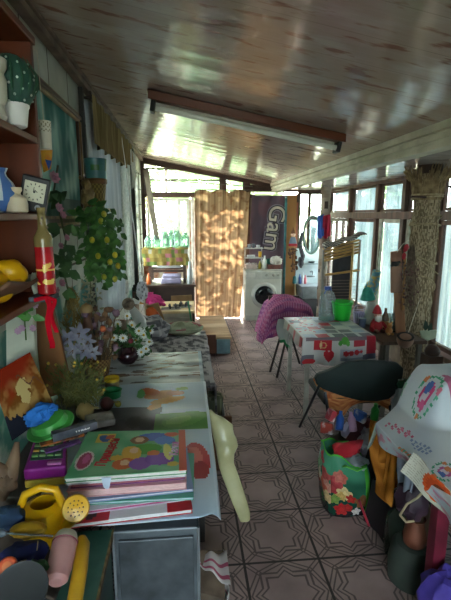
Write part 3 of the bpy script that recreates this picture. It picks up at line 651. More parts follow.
a, b = C(146, 170, 6.6), C(157, 240, 6.6); mb = MB(); mb.bar(a, b, .075, .035); tag(mb.build('plank', M('#6f6550', .6, '#4d4434', 8), smooth=False, bevel=.003), 'long grey plank leaning diagonally by the left side opening', 'plank')
# ================================================================= LEFT WORKTOP AND WHAT LIES ON IT
ZB = .76
wt = thing('workbench', 'long low workbench along the left wall under the posters', 'table', (-.31, 2.2, 0))
mb = MB(); mb.box((-.315, 2.26, ZB-.02), (.80, 1.62, .036)); mb.build('tabletop', wood('#5a5048', '#38312b', 1), wt, smooth=False, bevel=.003)
mb = MB(); mb.box((.062, 2.55, .38), (.03, 1.04, .70)); mb.build('side_panel', M('#4b4642', .7, '#2f2b29', 4), wt, smooth=False)
for x, y in ((-.66, 1.52), (-.66, 3.0), (.02, 3.0)):
    mb = MB(); mb.box((x, y, .37), (.05, .05, .74)); mb.build('leg', M('#4d4339', .7), wt, smooth=False)
mc = thing('metal_cabinet', 'grey scuffed metal cabinet front below the book stack', 'cabinet', (-.12, 1.6, 0))
GM = M('#697178', .45, '#3f4549', 7, .15, .35, lo=.3, hi=.7)
mb = MB(); mb.box((-.115, 1.64, .36), (.285, .70, .715)); mb.build('body', GM, mc, smooth=False, bevel=.006)
mb = MB(); mb.box((-.115, 1.284, .36), (.25, .012, .66)); mb.build('front_panel', M('#5d656c', .45, '#34393d', 10, .2, .35, lo=.25, hi=.7), mc, smooth=False, bevel=.004)
mb = MB(); mb.tube([(.026, 1.284, .72), (.026, 1.284, .03)], .005); mb.tube([(-.256, 1.284, .72), (-.256, 1.284, .03)], .005); mb.build('edge_bead', M('#8d949a', .4, None, 9, 0, .4), mc)
# posters
def wavy(x0, x1, y0, y1, z, amp, seed, f=3): return lambda u, v: (x0+(x1-x0)*u, y0+(y1-y0)*v, z+amp*(fbm((u*f, v*f*2.5, seed))+.6*math.sin(v*22+3*fbm((u*2, v*2, seed+1)))*.5+.5))
pA = Paint(lambda u, v: mixc(hx('#94999c'), hx('#c4c8c8'), sst(.5+fbm((u*5, v*5, 1)))))
rnd = random.Random(11)
for k in range(26):
    cx, cy = rnd.uniform(.35, .98), rnd.uniform(.12, .95); pA.ell(cx, cy, rnd.uniform(.05, .12), rnd.uniform(.012, .022), rnd.choice(['#6a4a35', '#8a6a4c', '#7b5a40', '#5c4638']), rnd.uniform(-.25, .5))
for k in range(8): pA.ell(rnd.uniform(.05, .4), rnd.uniform(.02, .8), rnd.uniform(.05, .11), .025, rnd.choice(['#3a2a20', '#54453a']), rnd.uniform(-.2, .2))
for k, y in enumerate((.12, .28)): pA.ell(.12+.05*k, y, .13, .05, '#5b3a22')
pA.fn(lambda u, v: v < .035, '#8ba0b4'); pA.rect(.96, 0, 1, 1, '#9fb4c2')
mb = MB(); mb.sheet(wavy(-.55, .10, 2.44, 3.06, ZB+.003, .006, 1), 110, 70, pA)
tag(mb.build('poster', MP(.40, .4), solid=.0015), 'glossy poster of brown mushrooms on pale grey, far end of the workbench', 'poster')
pB = Paint(lambda u, v: mixc(hx('#9fb6cc'), hx('#c3d2de'), sst(.5+fbm((u*3, v*3, 4)))))
pB.fn(lambda u, v: v > .70 and u < 1, '#a9bcca'); pB.fn(lambda u, v: .52 < v < .73 and u < .60+.1*fbm((u*6, v*6, 0)), '#3b3942'); pB.fn(lambda u, v: .52 < v < .66 and u > .58, '#4c8a35')
pB.ell(.80, .60, .17, .06, '#5d9a3c', .2); pB.ell(.76, .59, .10, .03, '#79b04f', .2)
for k in range(5): pB.ell(.12+.1*k, .575+.02*(k % 2), .06, .05, ['#2c2c36', '#23222a'][k % 2])
for cx, cy, rx, ry, c, a in ((.60, .86, .15, .045, '#c9803a', .1), (.50, .90, .09, .035, '#cf6a35', -.2), (.66, .80, .15, .03, '#d99a4a', .15), (.56, .74, .06, .03, '#d08a3c', .4), (.72, .87, .08, .03, '#b8672c', 0), (.42, .88, .035, .05, '#3f8a3c', .2), (.78, .92, .06, .02, '#7b9a40', .1)): pB.ell(cx, cy, rx, ry, c, a)
pB.ell(.88, .30, .085, .11, '#b8303a', .3); pB.ell(.87, .31, .05, .07, '#cf5a58', .3); pB.ell(.90, .23, .06, .05, '#9c2430', .2)
pB.ell(.30, .2, .16, .1, '#c8b04a'); pB.ell(.5, .12, .1, .06, '#b3452c'); pB.rect(.975, .0, 1, 1, '#c9d6e2')
mb = MB()
w0 = wavy(-.53, .105, 1.262, 2.45, ZB+.006, .007, 6)
def shB(u, v):
    p = V(w0(u, v)); d = max(0, (u-.93)/.07)*max(0, 1-v*4); p.z -= .05*d*d; p.y += .05*max(0, (u-.85)/.15)**2*max(0, 1-v*5); return p
mb.sheet(shB, 90, 120, pB)
tag(mb.build('poster', MP(.36, .4), solid=.0015), 'blue poster of vegetables and a red fruit under the book stack', 'poster')
# --- pile of books
def book(name, label, cat, quad4, th, cov, pages='#d8d2c4', prt=None, group='books in the near pile', covr=.35, nu=40, nv=30):
    """quad4: near-left, near-right, far-right, far-left corners of the top face"""
    a = [V(p) for p in quad4]; dn = V((0, 0, -th)); t = thing(name, label, cat, sum(a, V((0, 0, 0)))/4+dn, group)
    mb = MB(); c_ = sum(a, V((0, 0, 0)))/4; ins = [p.lerp(c_, .02) for p in a]
    mb.hexa([p+dn*.93 for p in ins], [p+dn*.06 for p in ins]); mb.build('pages', M(pages, .8, None, 60, 0, 0, (1, 1, 12)), t, smooth=False)
    mb = MB(); mb.sheet(lambda u, v: quad(*a)(u, v), nu, nv, prt if prt else (lambda u, v: hx(cov))); mb.build('front_cover', MP(covr, .5), t, smooth=False, solid=.002)
    mb = MB(); mb.sheet(lambda u, v: quad(*a)(u, v)+dn, 2, 2, lambda u, v: hx(cov)); mb.build('back_cover', MP(covr), t, smooth=False, solid=.002)
    mb = MB(); mb.sheet(lambda u, v: a[3].lerp(a[2], u)+V((0, .002, 0))+dn*v, 2, 2, lambda u, v: hx(cov)); mb.build('spine', MP(covr), t, smooth=False, solid=.002)
    return t, a
def gq(pts, z): return [PZ(x, y, z) for x, y in pts]
def shift(q4, d, z, k=1.0, rz=0):
    c = sum(q4, V((0, 0, 0)))/4; R = Matrix.Rotation(rz, 3, 'Z'); return [V((c.x+d[0]+(R @ ((p-c)*k)).x, c.y+d[1]+(R @ ((p-c)*k)).y, z)) for p in q4]
T4 = gq([(64, 479), (187, 470), (185, 430), (88, 432)], .905)
red = Paint('#b81f2c').rect(0, 0, 1, .12, '#b81f2c'); red.rect(.35, 0, .8, .45, '#d8d8dc'); red.ell(.2, .1, .05, .06, '#3a2a2c'); red.rect(.05, .05, .12, .2, '#e8e0d8')
Q = shift(T4, (.0, -.055), .790, 1.04, .06); book('magazine', 'red magazine with a white panel at the bottom of the near pile', 'magazine', Q, .014, '#b81f2c', '#d0d0d4', red)
zz = .790
for lab, nm, th, cov, pg, d, rz, k in (
  ('thin white and magenta striped magazine above the red one', 'magazine', .010, '#cfc9d6', '#a84a7a', (-.02, -.022), .09, 1.0),
  ('green-edged picture magazine in the middle of the near pile', 'magazine', .008, '#4f9a86', '#b9c9d0', (.03, -.014), -.05, .99),
  ('blue-white glossy magazine just under the pink folder', 'magazine', .008, '#7a8fb8', '#cfd4da', (.02, -.006), .05, .97),
  ('pink folder with a scalloped edge in the near pile', 'folder', .024, '#d9a8ae', '#dcb4b4', (.0, .003), .0, .99),
  ('violet and red picture book under the white book', 'book', .018, '#7a3a7c', '#9a5a66', (.0, .012), .015, .95),
  ('thick white-paged book directly under the green princess book', 'book', .020, '#c9ccd2', '#e0dedb', (.0, .003), .0, .99)):
    zz += th+.0035; book(nm, lab, cat={'folder': 'folder', 'book': 'book', 'magazine': 'magazine'}[nm], quad4=shift(T4, d, zz, k, rz), th=th, cov=cov, pages=pg)
pg_ = Paint(lambda u, v: mixc(hx('#4f9a6a'), hx('#7fb88a'), sst(.5+fbm((u*4, v*4, 2)))))
pg_.rect(.93, 0, 1, 1, '#c4513a'); pg_.ell(.10, .33, .075, .20, '#d8d0c8').ell(.10, .33, .06, .165, '#a03a5c').ell(.11, .36, .03, .1, '#c85a90')
pg_.rect(.12, .72, .30, .94, '#d3b04a').ell(.2, .82, .05, .09, '#3c63a8', .3).ell(.25, .85, .04, .06, '#c95a3a', -.4)
for cx, cy, rx, ry, c, a in ((.62, .52, .16, .12, '#4f9838', .3), (.50, .45, .09, .16, '#d8a53c', .2), (.45, .22, .10, .12, '#c4602f', 0), (.60, .20, .10, .13, '#8a58a8', 0), (.76, .28, .13, .14, '#7d4aa0', .4), (.68, .82, .16, .11, '#3f62b4', .1), (.80, .72, .10, .11, '#4a7ac0', .5), (.55, .75, .09, .1, '#8a5a3a', 0), (.55, .76, .045, .06, '#d8b090', 0), (.52, .50, .04, .07, '#e0b898', 0), (.46, .24, .04, .06, '#e0b898', 0), (.70, .42, .06, .06, '#d07038', 0), (.83, .44, .04, .2, '#d8d070', .1), (.38, .35, .06, .06, '#cfa640', 0), (.86, .88, .07, .06, '#c85030', 0), (.88, .15, .05, .05, '#c8b048', 0)): pg_.ell(cx, cy, rx, ry, c, a)
bt, a4 = book('book', 'green picture book titled in red on top of the near pile', 'book', [V((p.x, p.y, .905)) for p in T4], .014, '#4f8f62', '#d8d8d4', pg_, nu=90, nv=60)
def onq(u, v, dz=.0018): return quad(*a4)(u, v)+V((0, 0, dz))
xd, yd = (a4[1]-a4[0]), (a4[3]-a4[0])
text_mesh('Принцеси', .052, 'title', M('#b02030', .4), bt, frame_m(onq(.285, .5), yd+xd*.08, -xd), sx=.75, bold=.0012)
text_mesh('Казки', .042, 'subtitle', M('#d8d0e4', .4, '#c85a9a', 40), bt, frame_m(onq(.895, .5), yd, -xd), sx=.8, bold=.0012)
mb = MB(); mb.prism([onq(.30, -.02)+V((0, -.002, -.002)), onq(.38, -.02)+V((0, -.002, -.002)), onq(.36, -.02)+V((0, -.004, -.04)), onq(.34, -.02)+V((0, -.004, -.043)), onq(.315, -.02)+V((0, -.004, -.036))], (0, -.002, 0)); mb.build('tab', M('#b9c8dc', .4), bt, smooth=False)
# --- toy laptop
Q = gq([(23, 470), (66, 466), (66, 437), (34, 438)], .86); dn = V((0, 0, -1))
t = thing('toy_laptop', 'magenta toy laptop with rows of keys and a yellow base', 'toy', sum(Q, V((0, 0, 0)))/4-V((0, 0, .08)))
mb = MB(); mb.hexa([p-V((0, 0, .075)) for p in Q], [p-V((0, 0, .045)) for p in Q]); mb.build('base', M('#c9a83a', .4), t, smooth=False, bevel=.006)
mb = MB(); mb.hexa([p-V((0, 0, .044)) for p in Q], [p for p in Q]); mb.build('body', M('#b52ea8', .4, '#9a2490', 6), t, smooth=False, bevel=.008)
f = quad(*Q); mb = MB(); mb.hexa([f(u, v)+V((0, 0, -.002)) for u, v in ((.1, .25), (.92, .25), (.92, .95), (.1, .95))], [f(u, v)+V((0, 0, .002)) for u, v in ((.1, .25), (.92, .25), (.92, .95), (.1, .95))]); kp = mb.build('key_panel', M('#3d5a52', .4), t, smooth=False)
for j in range(4):
    for i in range(4):
        u, v = .2+.2*i, .36+.165*j; mb = MB(); mb.box(f(u, v)+V((0, 0, .005)), (.022, .013, .007)); mb.build('key', M(['#6fa05c', '#c9a040', '#8ab07a', '#7f9f8a'][(i*2+j) % 4], .5), kp, smooth=False, bevel=.002)
mb = MB(); mb.box(f(.72, .10)+V((0, 0, .003)), (.05, .016, .01)); mb.build('mouse_pad', M('#cf7fc4', .4), t, smooth=False, bevel=.003)
# --- silver box, stuff between
a, b = PZ(52, 437, .90), PZ(96, 424, .90); mb = MB(); mb.bar(a, b, .032, .034); bx = thing('toothpaste_box', 'silver and dark slim box with white lettering behind the toy laptop', 'box', a.lerp(b, .5)-V((0, 0, .017)))
mb.build('carton', M('#8f97a0', .25, '#3c434c', 9, 0, .5), bx, smooth=False, bevel=.002)
text_mesh('WILLS', .022, 'lettering', M('#e4e6e0', .4), bx, frame_m(a.lerp(b, .70)+V((0, -.018, .004)), b-a, (0, .25, 1)), sx=1.0, bold=.0006)
for lab, c1, x0, y0_, x1, y1_, z in (('orange and black slim packet lying over the toy laptop', '#c0702c', 40, 445, 84, 434, .875), ('purple striped paper packet under the green princess book', '#7a4a92', 45, 452, 80, 441, .868), ('black shiny packet between the toy laptop and the books', '#26242c', 60, 440, 92, 430, .872)):
    a, b = PZ(x0, y0_, z), PZ(x1, y1_, z); mb = MB(); mb.bar(a, b, .03, .008); tag(mb.build('packet', M(c1, .3, '#2a2430', 30), smooth=False, bevel=.002), lab, 'packet')
# --- green plastic lid with blue rag
c = PZ(50, 424, .90); mb = MB(); mb.lathe([(0, .028), (.055, .030), (.066, .026), (.075, .0), (.096, -.004), (.098, -.01), (.096, -.013), (.068, -.010), (.06, .018), (0, .022)], c, 40, (math.radians(10), math.radians(-14), 0))
tag(mb.build('plastic_cover', M('#4fae4e', .35, '#3f9440', 5)), 'round green plastic cover tilted under the blue rag', 'plastic cover')
c = C(40, 414, 1.53); mb = MB(); mb.ball(c, .055, .036, .032, 24, (.1, -.35, .5), wob=.45, sc=2.5, seed=3); mb.ball(c+V((.03, .01, .014)), .03, .022, .014, 18, wob=.5, seed=5)
tag(mb.build('rag', M('#1f6fc0', .8, '#17539a', 8, .2)), 'bright blue folded rag on the round green cover', 'cloth')
# --- onions, turnip, herbs
def bulb(name, lab, cat, px, py, z, r, col, col2, stem=True, rr=None):
    c = PZ(px, py, z); t = thing(name, lab, cat, c-V((0, 0, r)))
    mb = MB(); mb.lathe([(.001, -r*.9), (r*.45, -r*.8), (r*.9, -r*.35), (r, 0), (r*.88, r*.4), (r*.5, r*.75), (r*.15, r*.98), (.002, r*1.05)], c, 20, rr or (.3, .5, 0), wob=.06); mb.build('bulb', M(col, .5, col2, 9), t)
    R = rot(rr or (.3, .5, 0)); mb = MB(); mb.tube([c+R @ V((0, 0, r*.95)), c+R @ V((r*.1, 0, r*1.25)), c+R @ V((r*.3, 0, r*1.5))], [r*.16, r*.11, r*.05], 8); mb.build('stem', M('#8a8050', .7), t); return t
bulb('turnip', 'round tan turnip in front of the herb bunch', 'vegetable', 85, 411, .845, .045, '#b29a62', '#8f7a48', rr=(0, 1.2, 0))
bulb('onion', 'dark reddish-brown onion right of the herb bunch', 'vegetable', 107, 404, .80, .037, '#5a3432', '#42231f', rr=(.2, 1.3, .2))
bulb('onion', 'small pale onion between the herbs and the dark onion', 'vegetable', 101, 393, .82, .016, '#b09450', '#7d6638', rr=(1.2, 0, 0))
bulb('pear', 'small yellow-green pear beside the dark onion', 'fruit', 118, 404, .785, .018, '#a8a23c', '#80802c')
t = thing('herb_bunch', 'yellow-green bunch of dried herbs lying before the leaning plank', 'plant', PZ(80, 408, .80)); rnd = random.Random(9)
st = MB(); lf = MB(); fl_ = MB()
for k in range(120):
    b0 = C(rnd.uniform(62, 98), rnd.uniform(402, 410), 2.0+rnd.uniform(-.06, .06)); e = C(rnd.uniform(44, 106), rnd.uniform(362, 392), 2.0+rnd.uniform(-.14, .1)); m_ = b0.lerp(e, .5)+V((0, 0, .02))
    st.tube([b0, m_, e], [.0016, .0014, .0008], 4)
    for j in range(16):
        p = b0.lerp(e, rnd.uniform(.15, 1)); lf.leaf(p, (e-b0)+rv(.14), rv(), rnd.uniform(.016, .034), .005)
    if k % 5 == 0: fl_.ball(e, .007, n=6)
st.build('stems', M('#6a6a3a', .8), t); lf.build('leaves', M('#48542c', .8, '#6f7038', 20), t); fl_.build('flower_heads', M('#b89a3a', .7), t)
# --- green dish, yellow-lidded tin, small red-capped bottle
c = PZ(110, 394, .785); mb = MB(); mb.lathe([(.045, -.02), (.05, -.016), (.055, .022), (.058, .026), (.053, .026), (.047, -.01), (0, -.012)], c, 28, sq=(1.15, .8)); tag(mb.build('dish', M('#1f7a45', .35)), 'small green plastic dish at the left edge of the mushroom poster', 'dish')
c = PZ(112, 384, .785); t = thing('tin', 'small tin with a yellow rim sitting behind the green dish', 'tin', c-V((0, 0, .02)))
mb = MB(); mb.lathe([(.04, -.02), (.042, -.016), (.042, .025), (.04, .027), (0, .027)], c, 26); mb.build('body', M('#8a8268', .5, '#5c553f', 14), t)
mb = MB(); mb.lathe([(.0435, .022), (.0445, .024), (.0445, .04), (.041, .042), (.039, .028)], c, 26); mb.build('rim', M('#d0ae22', .4), t)
c = C(78, 372, 2.25); c.z = ZB+.032; t = thing('small_bottle', 'small clear bottle with a red cap beside the wicker basket', 'bottle', c)
mb = MB(); mb.lathe([(.022, -.03), (.026, -.026), (.026, .03), (.018, .042), (.016, .05), (0, .05)], c, 20); mb.build('body', M('#8fa4a8', .2, '#5d7a80'), t)
mb = MB(); mb.lathe([(.019, .048), (.021, .05), (.021, .085), (.018, .088), (0, .088)], c, 20); mb.build('cap', M('#c02030', .4), t)
mb = MB(); mb.box(C(100, 420, 1.8), (.12, .10, .03), (0, 0, .3)); tag(mb.build('towel', M('#a9a49c', .9, '#77726c', 14, .3), bevel=.008), 'crumpled grey cloth in front of the tan turnip', 'cloth')
# --- leaning plank, painting, tile, violet
mb = MB(); A, B_, C_, D = PY(33, 302, 1.93), PY(50, 296, 1.97), PY(72, 390, 2.06), PY(42, 400, 2.0); mb.prism([A, B_, C_, D], (0, .025, 0)); tag(mb.build('plank', wood('#8a5c34', '#5a3a20', 2, .6, 8), smooth=False, bevel=.003), 'brown scorched wooden board leaning under the red ribbon', 'plank')
sun = lambda u, v: mixc(mixc(hx('#5e3812'), hx('#86683a'), sst(.5+1.6*fbm((u*5, v*5, 1))+.6*fbm((u*17, v*17, 2)))), hx('#74200e'), sst((v-.50+.25*(.5-u))*2.6+.5*fbm((u*5, v*5, 3))))
pp = Paint(lambda u, v: sun(u, v)); pp.fn(lambda u, v: v < .34-.3*u+.08*fbm((u*14, 0, 0)) and u < .75, '#1a1c26'); pp.fn(lambda u, v: ((u-.55)/.13)**2+((v-.55)/.22)**2 < 1+1.2*fbm((u*9, v*9, 6)), '#a08c5c'); pp.fn(lambda u, v: abs(v-.9+.5*(u-.2)+.06*math.sin(u*20)) < .012 and u > .5, '#54382a')
mb = MB(); A, B_, C_, D = PY(12, 441, 1.55), PY(56, 410, 1.60), PY(30, 352, 1.64), PY(-9, 375, 1.57); mb.sheet(quad(A, B_, C_, D), 60, 60, pp)
tag(mb.build('painting', MP(.9, .08), smooth=False, solid=.014, offset=-1), 'unframed orange and red sunset painting leaning at the left edge', 'painting')
mb = MB(); A, B_, C_, D = PY(6, 318, 1.69), PY(33, 306, 1.75), PY(38, 425, 1.77), PY(6, 425, 1.69); mb.prism([A, B_, C_, D], (.0, .035, 0)); tag(mb.build('tile', M('#c3c8b8', .4, '#a0a89a', 5), smooth=False, bevel=.004), 'pale grey-green slab behind the leaning brown board', 'slab')
t = thing('artificial_violet', 'pinkish artificial violets with green leaves left of the brown board', 'flowers', C(26, 332, 1.7)); lf = MB(); pe = MB(); st = MB()
st.tube([C(26, 340, 1.72), C(24, 312, 1.7), C(28, 300, 1.68)], .003)
for x, y in ((22, 309), (28, 312), (18, 314), (30, 305), (24, 302), (32, 316)):
    for k in range(3): lf.leaf(C(x, y, 1.69), rv(), (.3, -1, .2), .05, .03)
for x, y in ((22, 328), (33, 328), (35, 305), (18, 331)):
    pe = MB()
    for k in range(7): a = k*.9; pe.leaf(C(x, y, 1.66), (math.cos(a), -.3, math.sin(a)), (0, -1, 0), .015, .012)
    pe.build('petals', M('#b395ac', .6, '#9a7894'), t)
st.build('stem', M('#4a6a30'), t); lf.build('leaves', M('#4a8a34', .5, '#376a2a'), t)
# --- lilies, dried grass, basket, doll
t = thing('artificial_lily', 'pale lilac artificial lilies beside the wicker basket', 'flowers', C(80, 372, 2.2)); pe = MB(); st = MB(); stm = MB()
for x, y, r in ((68, 338, 15), (80, 333, 16), (84, 350, 15), (73, 350, 14), (93, 352, 12), (88, 341, 12)):
    pe = MB(); c = C(x, y, 2.12); n_ = V((random.uniform(-.4, .5), -1, random.uniform(-.1, .5)))
    for k in range(6):
        a = k*PI/3+x; d = V((math.cos(a), n_.y*.35, math.sin(a))); pe.leaf(c, d, (n_.x, -1, .2), r*ppm(2.12)*.75, r*ppm(2.12)*.38, .25)
    pe.build('bloom', MT('#94949f', '#6a6b80', .25, 0, 10), t)
    stm.tube([c, c.lerp(C(80, 370, 2.2), .5)+V((0, .02, -.01)), C(80, 370, 2.2)], .003, 6)
    for k in range(4): st.tube([c, c+V((random.uniform(-.015, .015), -.03, random.uniform(-.015, .015)))], .0015, 4)
st.build('stamens', M('#7a5a3a'), t); stm.build('stems', M('#4f7a3c', .6), t)
t = thing('dried_grass', 'tall golden plume of dried grass behind the lilies', 'plant', C(76, 348, 2.45)); mb = MB(); rnd = random.Random(21); st = MB(); st.tube([C(76, 348, 2.45), C(72, 292, 2.45)], .004)
for k in range(420):
    f_ = rnd.random(); y = 292+56*f_; x = 72+4*f_+rnd.uniform(-1, 1)*(2+15*f_); mb.leaf(C(x, y, 2.45+rnd.uniform(-.06, .06)), V((rnd.uniform(-.6, .6), rnd.uniform(-.4, .2), 1)), rv(), .04, .008)
mb.build('plume', M('#8d7a40', .8, '#6b5c2c', 14), t); st.build('stem', M('#7d6a3a'), t)
c = PZ(98, 374, ZB+.006); t = thing('wicker_basket', 'wicker basket with a tall woven handle side holding dried flowers', 'basket', c); WK = MP(.6, bump=.5); wk = lambda u, v: hx('#6d4a2c') if (int(u*44)+int(v*18)) % 2 else hx('#a08050')
mb = MB(); mb.lathe([(.055, 0), (.06, .004)]+[(.062+.02*k/8, .004+.11*k/8) for k in range(9)]+[(.085, .118), (.08, .122), (.07, .07), (.055, .012), (0, .01)], c, 40, colf=wk, sq=(1.1, .9)); mb.build('bowl', WK, t)
mb = MB(); mb.sheet(lambda u, v: c+V((.065+.03*v+.01*u, -.03+.03*u, .06+.16*v-.03*(u-.5)**2)), 12, 24, lambda u, v: hx('#b39a6c') if (int(u*12)+int(v*24)) % 2 else hx('#7d6240')); mb.build('side_flap', WK, t, solid=.008)
t = thing('dried_flowers', 'brown and purple dried flower heads rising from the wicker basket', 'plant', C(100, 350, 2.35)); rnd = random.Random(31); st = MB(); hd = MB(); hd2 = MB()
for k in range(46):
    x, y = rnd.uniform(84, 116), rnd.uniform(308, 358); p = C(x, y, 2.33+rnd.uniform(-.06, .08)); st.tube([p, C(100+(x-100)*.4, 360, 2.35)], .0018, 4)
    hd = MB(); hd.ball(p, rnd.uniform(.010, .022), None, rnd.uniform(.012, .026), 9, wob=.6, sc=4, seed=k); hd.build('flower_head', M('#7a5c40', .8, '#4c362a', 20) if k % 3 else M('#5c4458', .8, '#8a7078', 20), t)
st.build('stems', M('#5a4a30'), t)
c = C(88, 330, 2.3); t = thing('wooden_doll', 'small brown wooden mushroom-capped figure among the dried flowers', 'figurine', c)
mb = MB(); mb.lathe([(.024, 0), (.028, .01), (.022, .05), (.016, .07), (.02, .085), (.016, .1), (0, .105)], c, 18); mb.build('body', M('#6a4632', .5), t)
mb = MB(); mb.lathe([(.012, .098), (.034, .10), (.036, .11), (.026, .135), (.008, .146), (0, .147)], c, 20); mb.build('cap', M('#8a7048', .5), t)
mb = MB(); mb.ball(C(103, 329, 2.28), .017, .017, .018, 14); tag(mb.build('artificial_apple', M('#c0703a', .4, '#a83a2c', 10)), 'small orange-red ball on the dried flowers', 'fruit')
for x, y in ((97, 379), (103, 372)):
    pass
# --- daisies
c = PZ(128, 363, ZB+.012); t = thing('vase', 'round dark red glass vase holding white daisies', 'vase', c)
mb = MB(); mb.lathe([(.035, 0), (.045, .004), (.07, .035), (.074, .06), (.062, .09), (.042, .108), (.04, .115), (.048, .122), (.044, .122), (.036, .11), (0, .09)], c, 28); mb.build('bowl', M('#3a1a22', .12, '#241016', 3, spec=.6), t)
t = thing('daisy_bunch', 'bunch of white artificial daisies with green leaves in the dark vase', 'flowers', c+V((0, 0, .11))); st = MB(); lf = MB(); pe = MB(); ce_ = MB(); rnd = random.Random(4)
heads = [(118, 324, 2.85), (132, 325, 2.9), (144, 335, 2.85), (149, 342, 2.85), (141, 352, 2.78), (123, 338, 2.75), (136, 340, 2.9), (114, 338, 2.75), (150, 331, 2.95), (127, 316, 2.95), (139, 331, 2.8), (146, 349, 2.8)]
for x, y, d in heads:
    p = C(x, y, d); n_ = V((rnd.uniform(-.4, .6), -1, rnd.uniform(.0, .9))).normalized(); a_ = n_.cross(V((0, 0, 1))).normalized(); b_ = n_.cross(a_)
    st.tube([p, p.lerp(c+V((0, 0, .12)), .5)+V((0, 0, .02)), c+V((0, 0, .10))], .0025, 5); pe = MB()
    for k in range(13): an = k*2*PI/13; pe.leaf(p, a_*math.cos(an)+b_*math.sin(an)+n_*.15, n_, .032, .012, .05)
    dh = pe.build('daisy_head', MT('#e6e8e2', '#d2d6d2', .2), t); ce_ = MB(); ce_.ball(p+n_*.005, .009, n=8); ce_.build('flower_centre', M('#d0a52a', .6), dh)
for k in range(190):
    p = C(rnd.uniform(113, 150), rnd.uniform(328, 356), 2.88+rnd.uniform(-.08, .1)); lf.leaf(p, rv(), (0, -1, .6), rnd.uniform(.03, .06), .02)
st.build('stems', M('#3c6a2c'), t); lf.build('leaves', M('#2c5226', .5, '#47793a', 14), t)
rs = MB(); rosehead(rs, C(131, 341, 2.72), .02, (0, -1, .2)); rs.build('rosebud', M('#a83a4a', .5), t)
# --- tray of toys in the lower left corner, on a green chest
gc = thing('wooden_chest', 'green painted wooden chest edge at the bottom left corner', 'chest', (-.42, .95, 0))
mb = MB(); mb.box((-.485, .93, .35), (.44, .72, .70)); mb.build('body', M('#2a4a40', .5, '#1d352f', 5), gc, smooth=False, bevel=.004)
mb = MB(); mb.box((-.485, .93, .712), (.46, .74, .02)); mb.build('lid', M('#3f6a5c', .5, '#274a40', 8, .2, 0, (1, 1, 1), .3, .7), gc, smooth=False, bevel=.003)
mb = MB(); mb.box((-.257, .93, .712), (.006, .74, .022)); mb.build('lid_edge', M('#8a7048', .7, '#4a3a24', 30), gc, smooth=False)
ZT = .722
yt = thing('watering_can', 'yellow plastic toy watering can with a dotted rose head', 'watering can', (-.455, 1.245, .748)); yt.scale = (1.22, 1.22, 1.22); k = ppm(1.24); YC = M('#d6a50c', .35, '#bd8c08', 5)
c = V((-.455, 1.245, .748)); mb = MB()
mb.lathe([(.045, 0), (.052, .004), (.053, .03), (.056, .034), (.056, .038), (.052, .042), (.053, .08), (.05, .094), (.034, .104), (.03, .104), (.03, .098), (.045, .09), (.047, .01), (0, .008)], c, 32); mb.build('body', YC, yt)
mb = MB(); mb.tube([c+V((-.046, -.01, .055)), c+V((-.052, -.012, .10)), c+V((-.038, -.01, .135)), c+V((0, -.005, .150)), c+V((.034, 0, .138)), c+V((.046, 0, .105)), c+V((.046, 0, .085))], .0105, 12); mb.build('handle', YC, yt)
mb = MB(); mb.tube([c+V((.045, -.01, .035)), c+V((.075, -.022, .065)), c+V((.086, -.028, .095))], [.016, .013, .015], 12); mb.build('spout', YC, yt)
R_ = (math.radians(58), 0, math.radians(12)); mb = MB(); mb.lathe([(.013, -.012), (.03, .002), (.033, .012), (.03, .018), (0, .021)], c+V((.09, -.032, .105)), 24, R_); rh = mb.build('rose_head', YC, yt)
mb = MB(); Rm = rot(R_)
for rr_, n_ in ((.009, 6), (.018, 11)):
    for i in range(n_): mb.ball(c+V((.09, -.032, .105))+Rm @ V((rr_*math.cos(2*PI*i/n_), rr_*math.sin(2*PI*i/n_), .0195)), .0022, n=6)
mb.build('holes', M('#7a5c10', .6), rh)
c = PZ(20, 480, ZT); mb = MB(); mb.sheet(lambda u, v: V((-.64+.28*u, 1.0+.40*v, .732+.03*fbm((u*4, v*4, 3))+.012*math.sin(u*16+v*7)+.02)), 40, 40); tag(mb.build('sackcloth', M('#4a3f36', .95, '#2c2723', 14, .4), solid=.006), 'dark brown sacking under the yellow watering can', 'cloth')
mb = MB(); p = [C(2, 500, 1.32), C(8, 478, 1.34), C(14, 460, 1.36), C(17, 442, 1.38)]; mb.tube(p, [.012, .03, .02, .008], 12); mb.tube([p[1], C(2, 470, 1.33), C(-8, 462, 1.34)], [.022, .02, .01], 10); mb.ball(C(7, 483, 1.33), .03, .026, .035, 14, wob=.4); tag(mb.build('driftwood', wood('#7a6048', '#4a382a', 2, .7)), 'knobbly piece of brown driftwood at the left edge', 'wood')
c0, c1 = C(66, 538, 1.10), C(56, 583, .98); t = thing('foam_roller', 'faded pink cylinder with a pale cap lying in the bottom left pile', 'bottle', c0.lerp(c1, .5)-V((0, 0, .03)))
mb = MB(); d = (c1-c0); mb.tube([c0.lerp(c1, x) for x in (.12, .16, .2, .7, .93, 1)], [.031, .034, .0335, .032, .028, .018], 24); mb.build('body', M('#b98a86', .6, '#9a6c6a', 6), t)
mb = MB(); mb.tube([c0.lerp(c1, x) for x in (-.13, -.08, .02, .11)], [.016, .028, .0325, .033], 24); mb.build('cap', M('#a9a890', .5), t)
mb = MB(); mb.tube([c0.lerp(c1, x) for x in (.105, .12, .135)], [.0335, .0352, .0335], 24); mb.build('ring', M('#8a4450', .5), t)
mb = MB(); mb.tube([C(82, 538, 1.12), C(83, 544, 1.10), C(80, 570, 1.03), C(74, 605, .95), C(72, 615, .94)], [.012, .019, .020, .020, .018], 16); tag(mb.build('foam_tube', M('#b88c1e', .5, '#96700f', 8)), 'yellow foam tube lying along the pink cylinder', 'tube')
c = C(22, 596, .93); t = thing('bowl', 'dark grey bowl cut by the bottom left corner', 'bowl', c-V((0, 0, .02)))
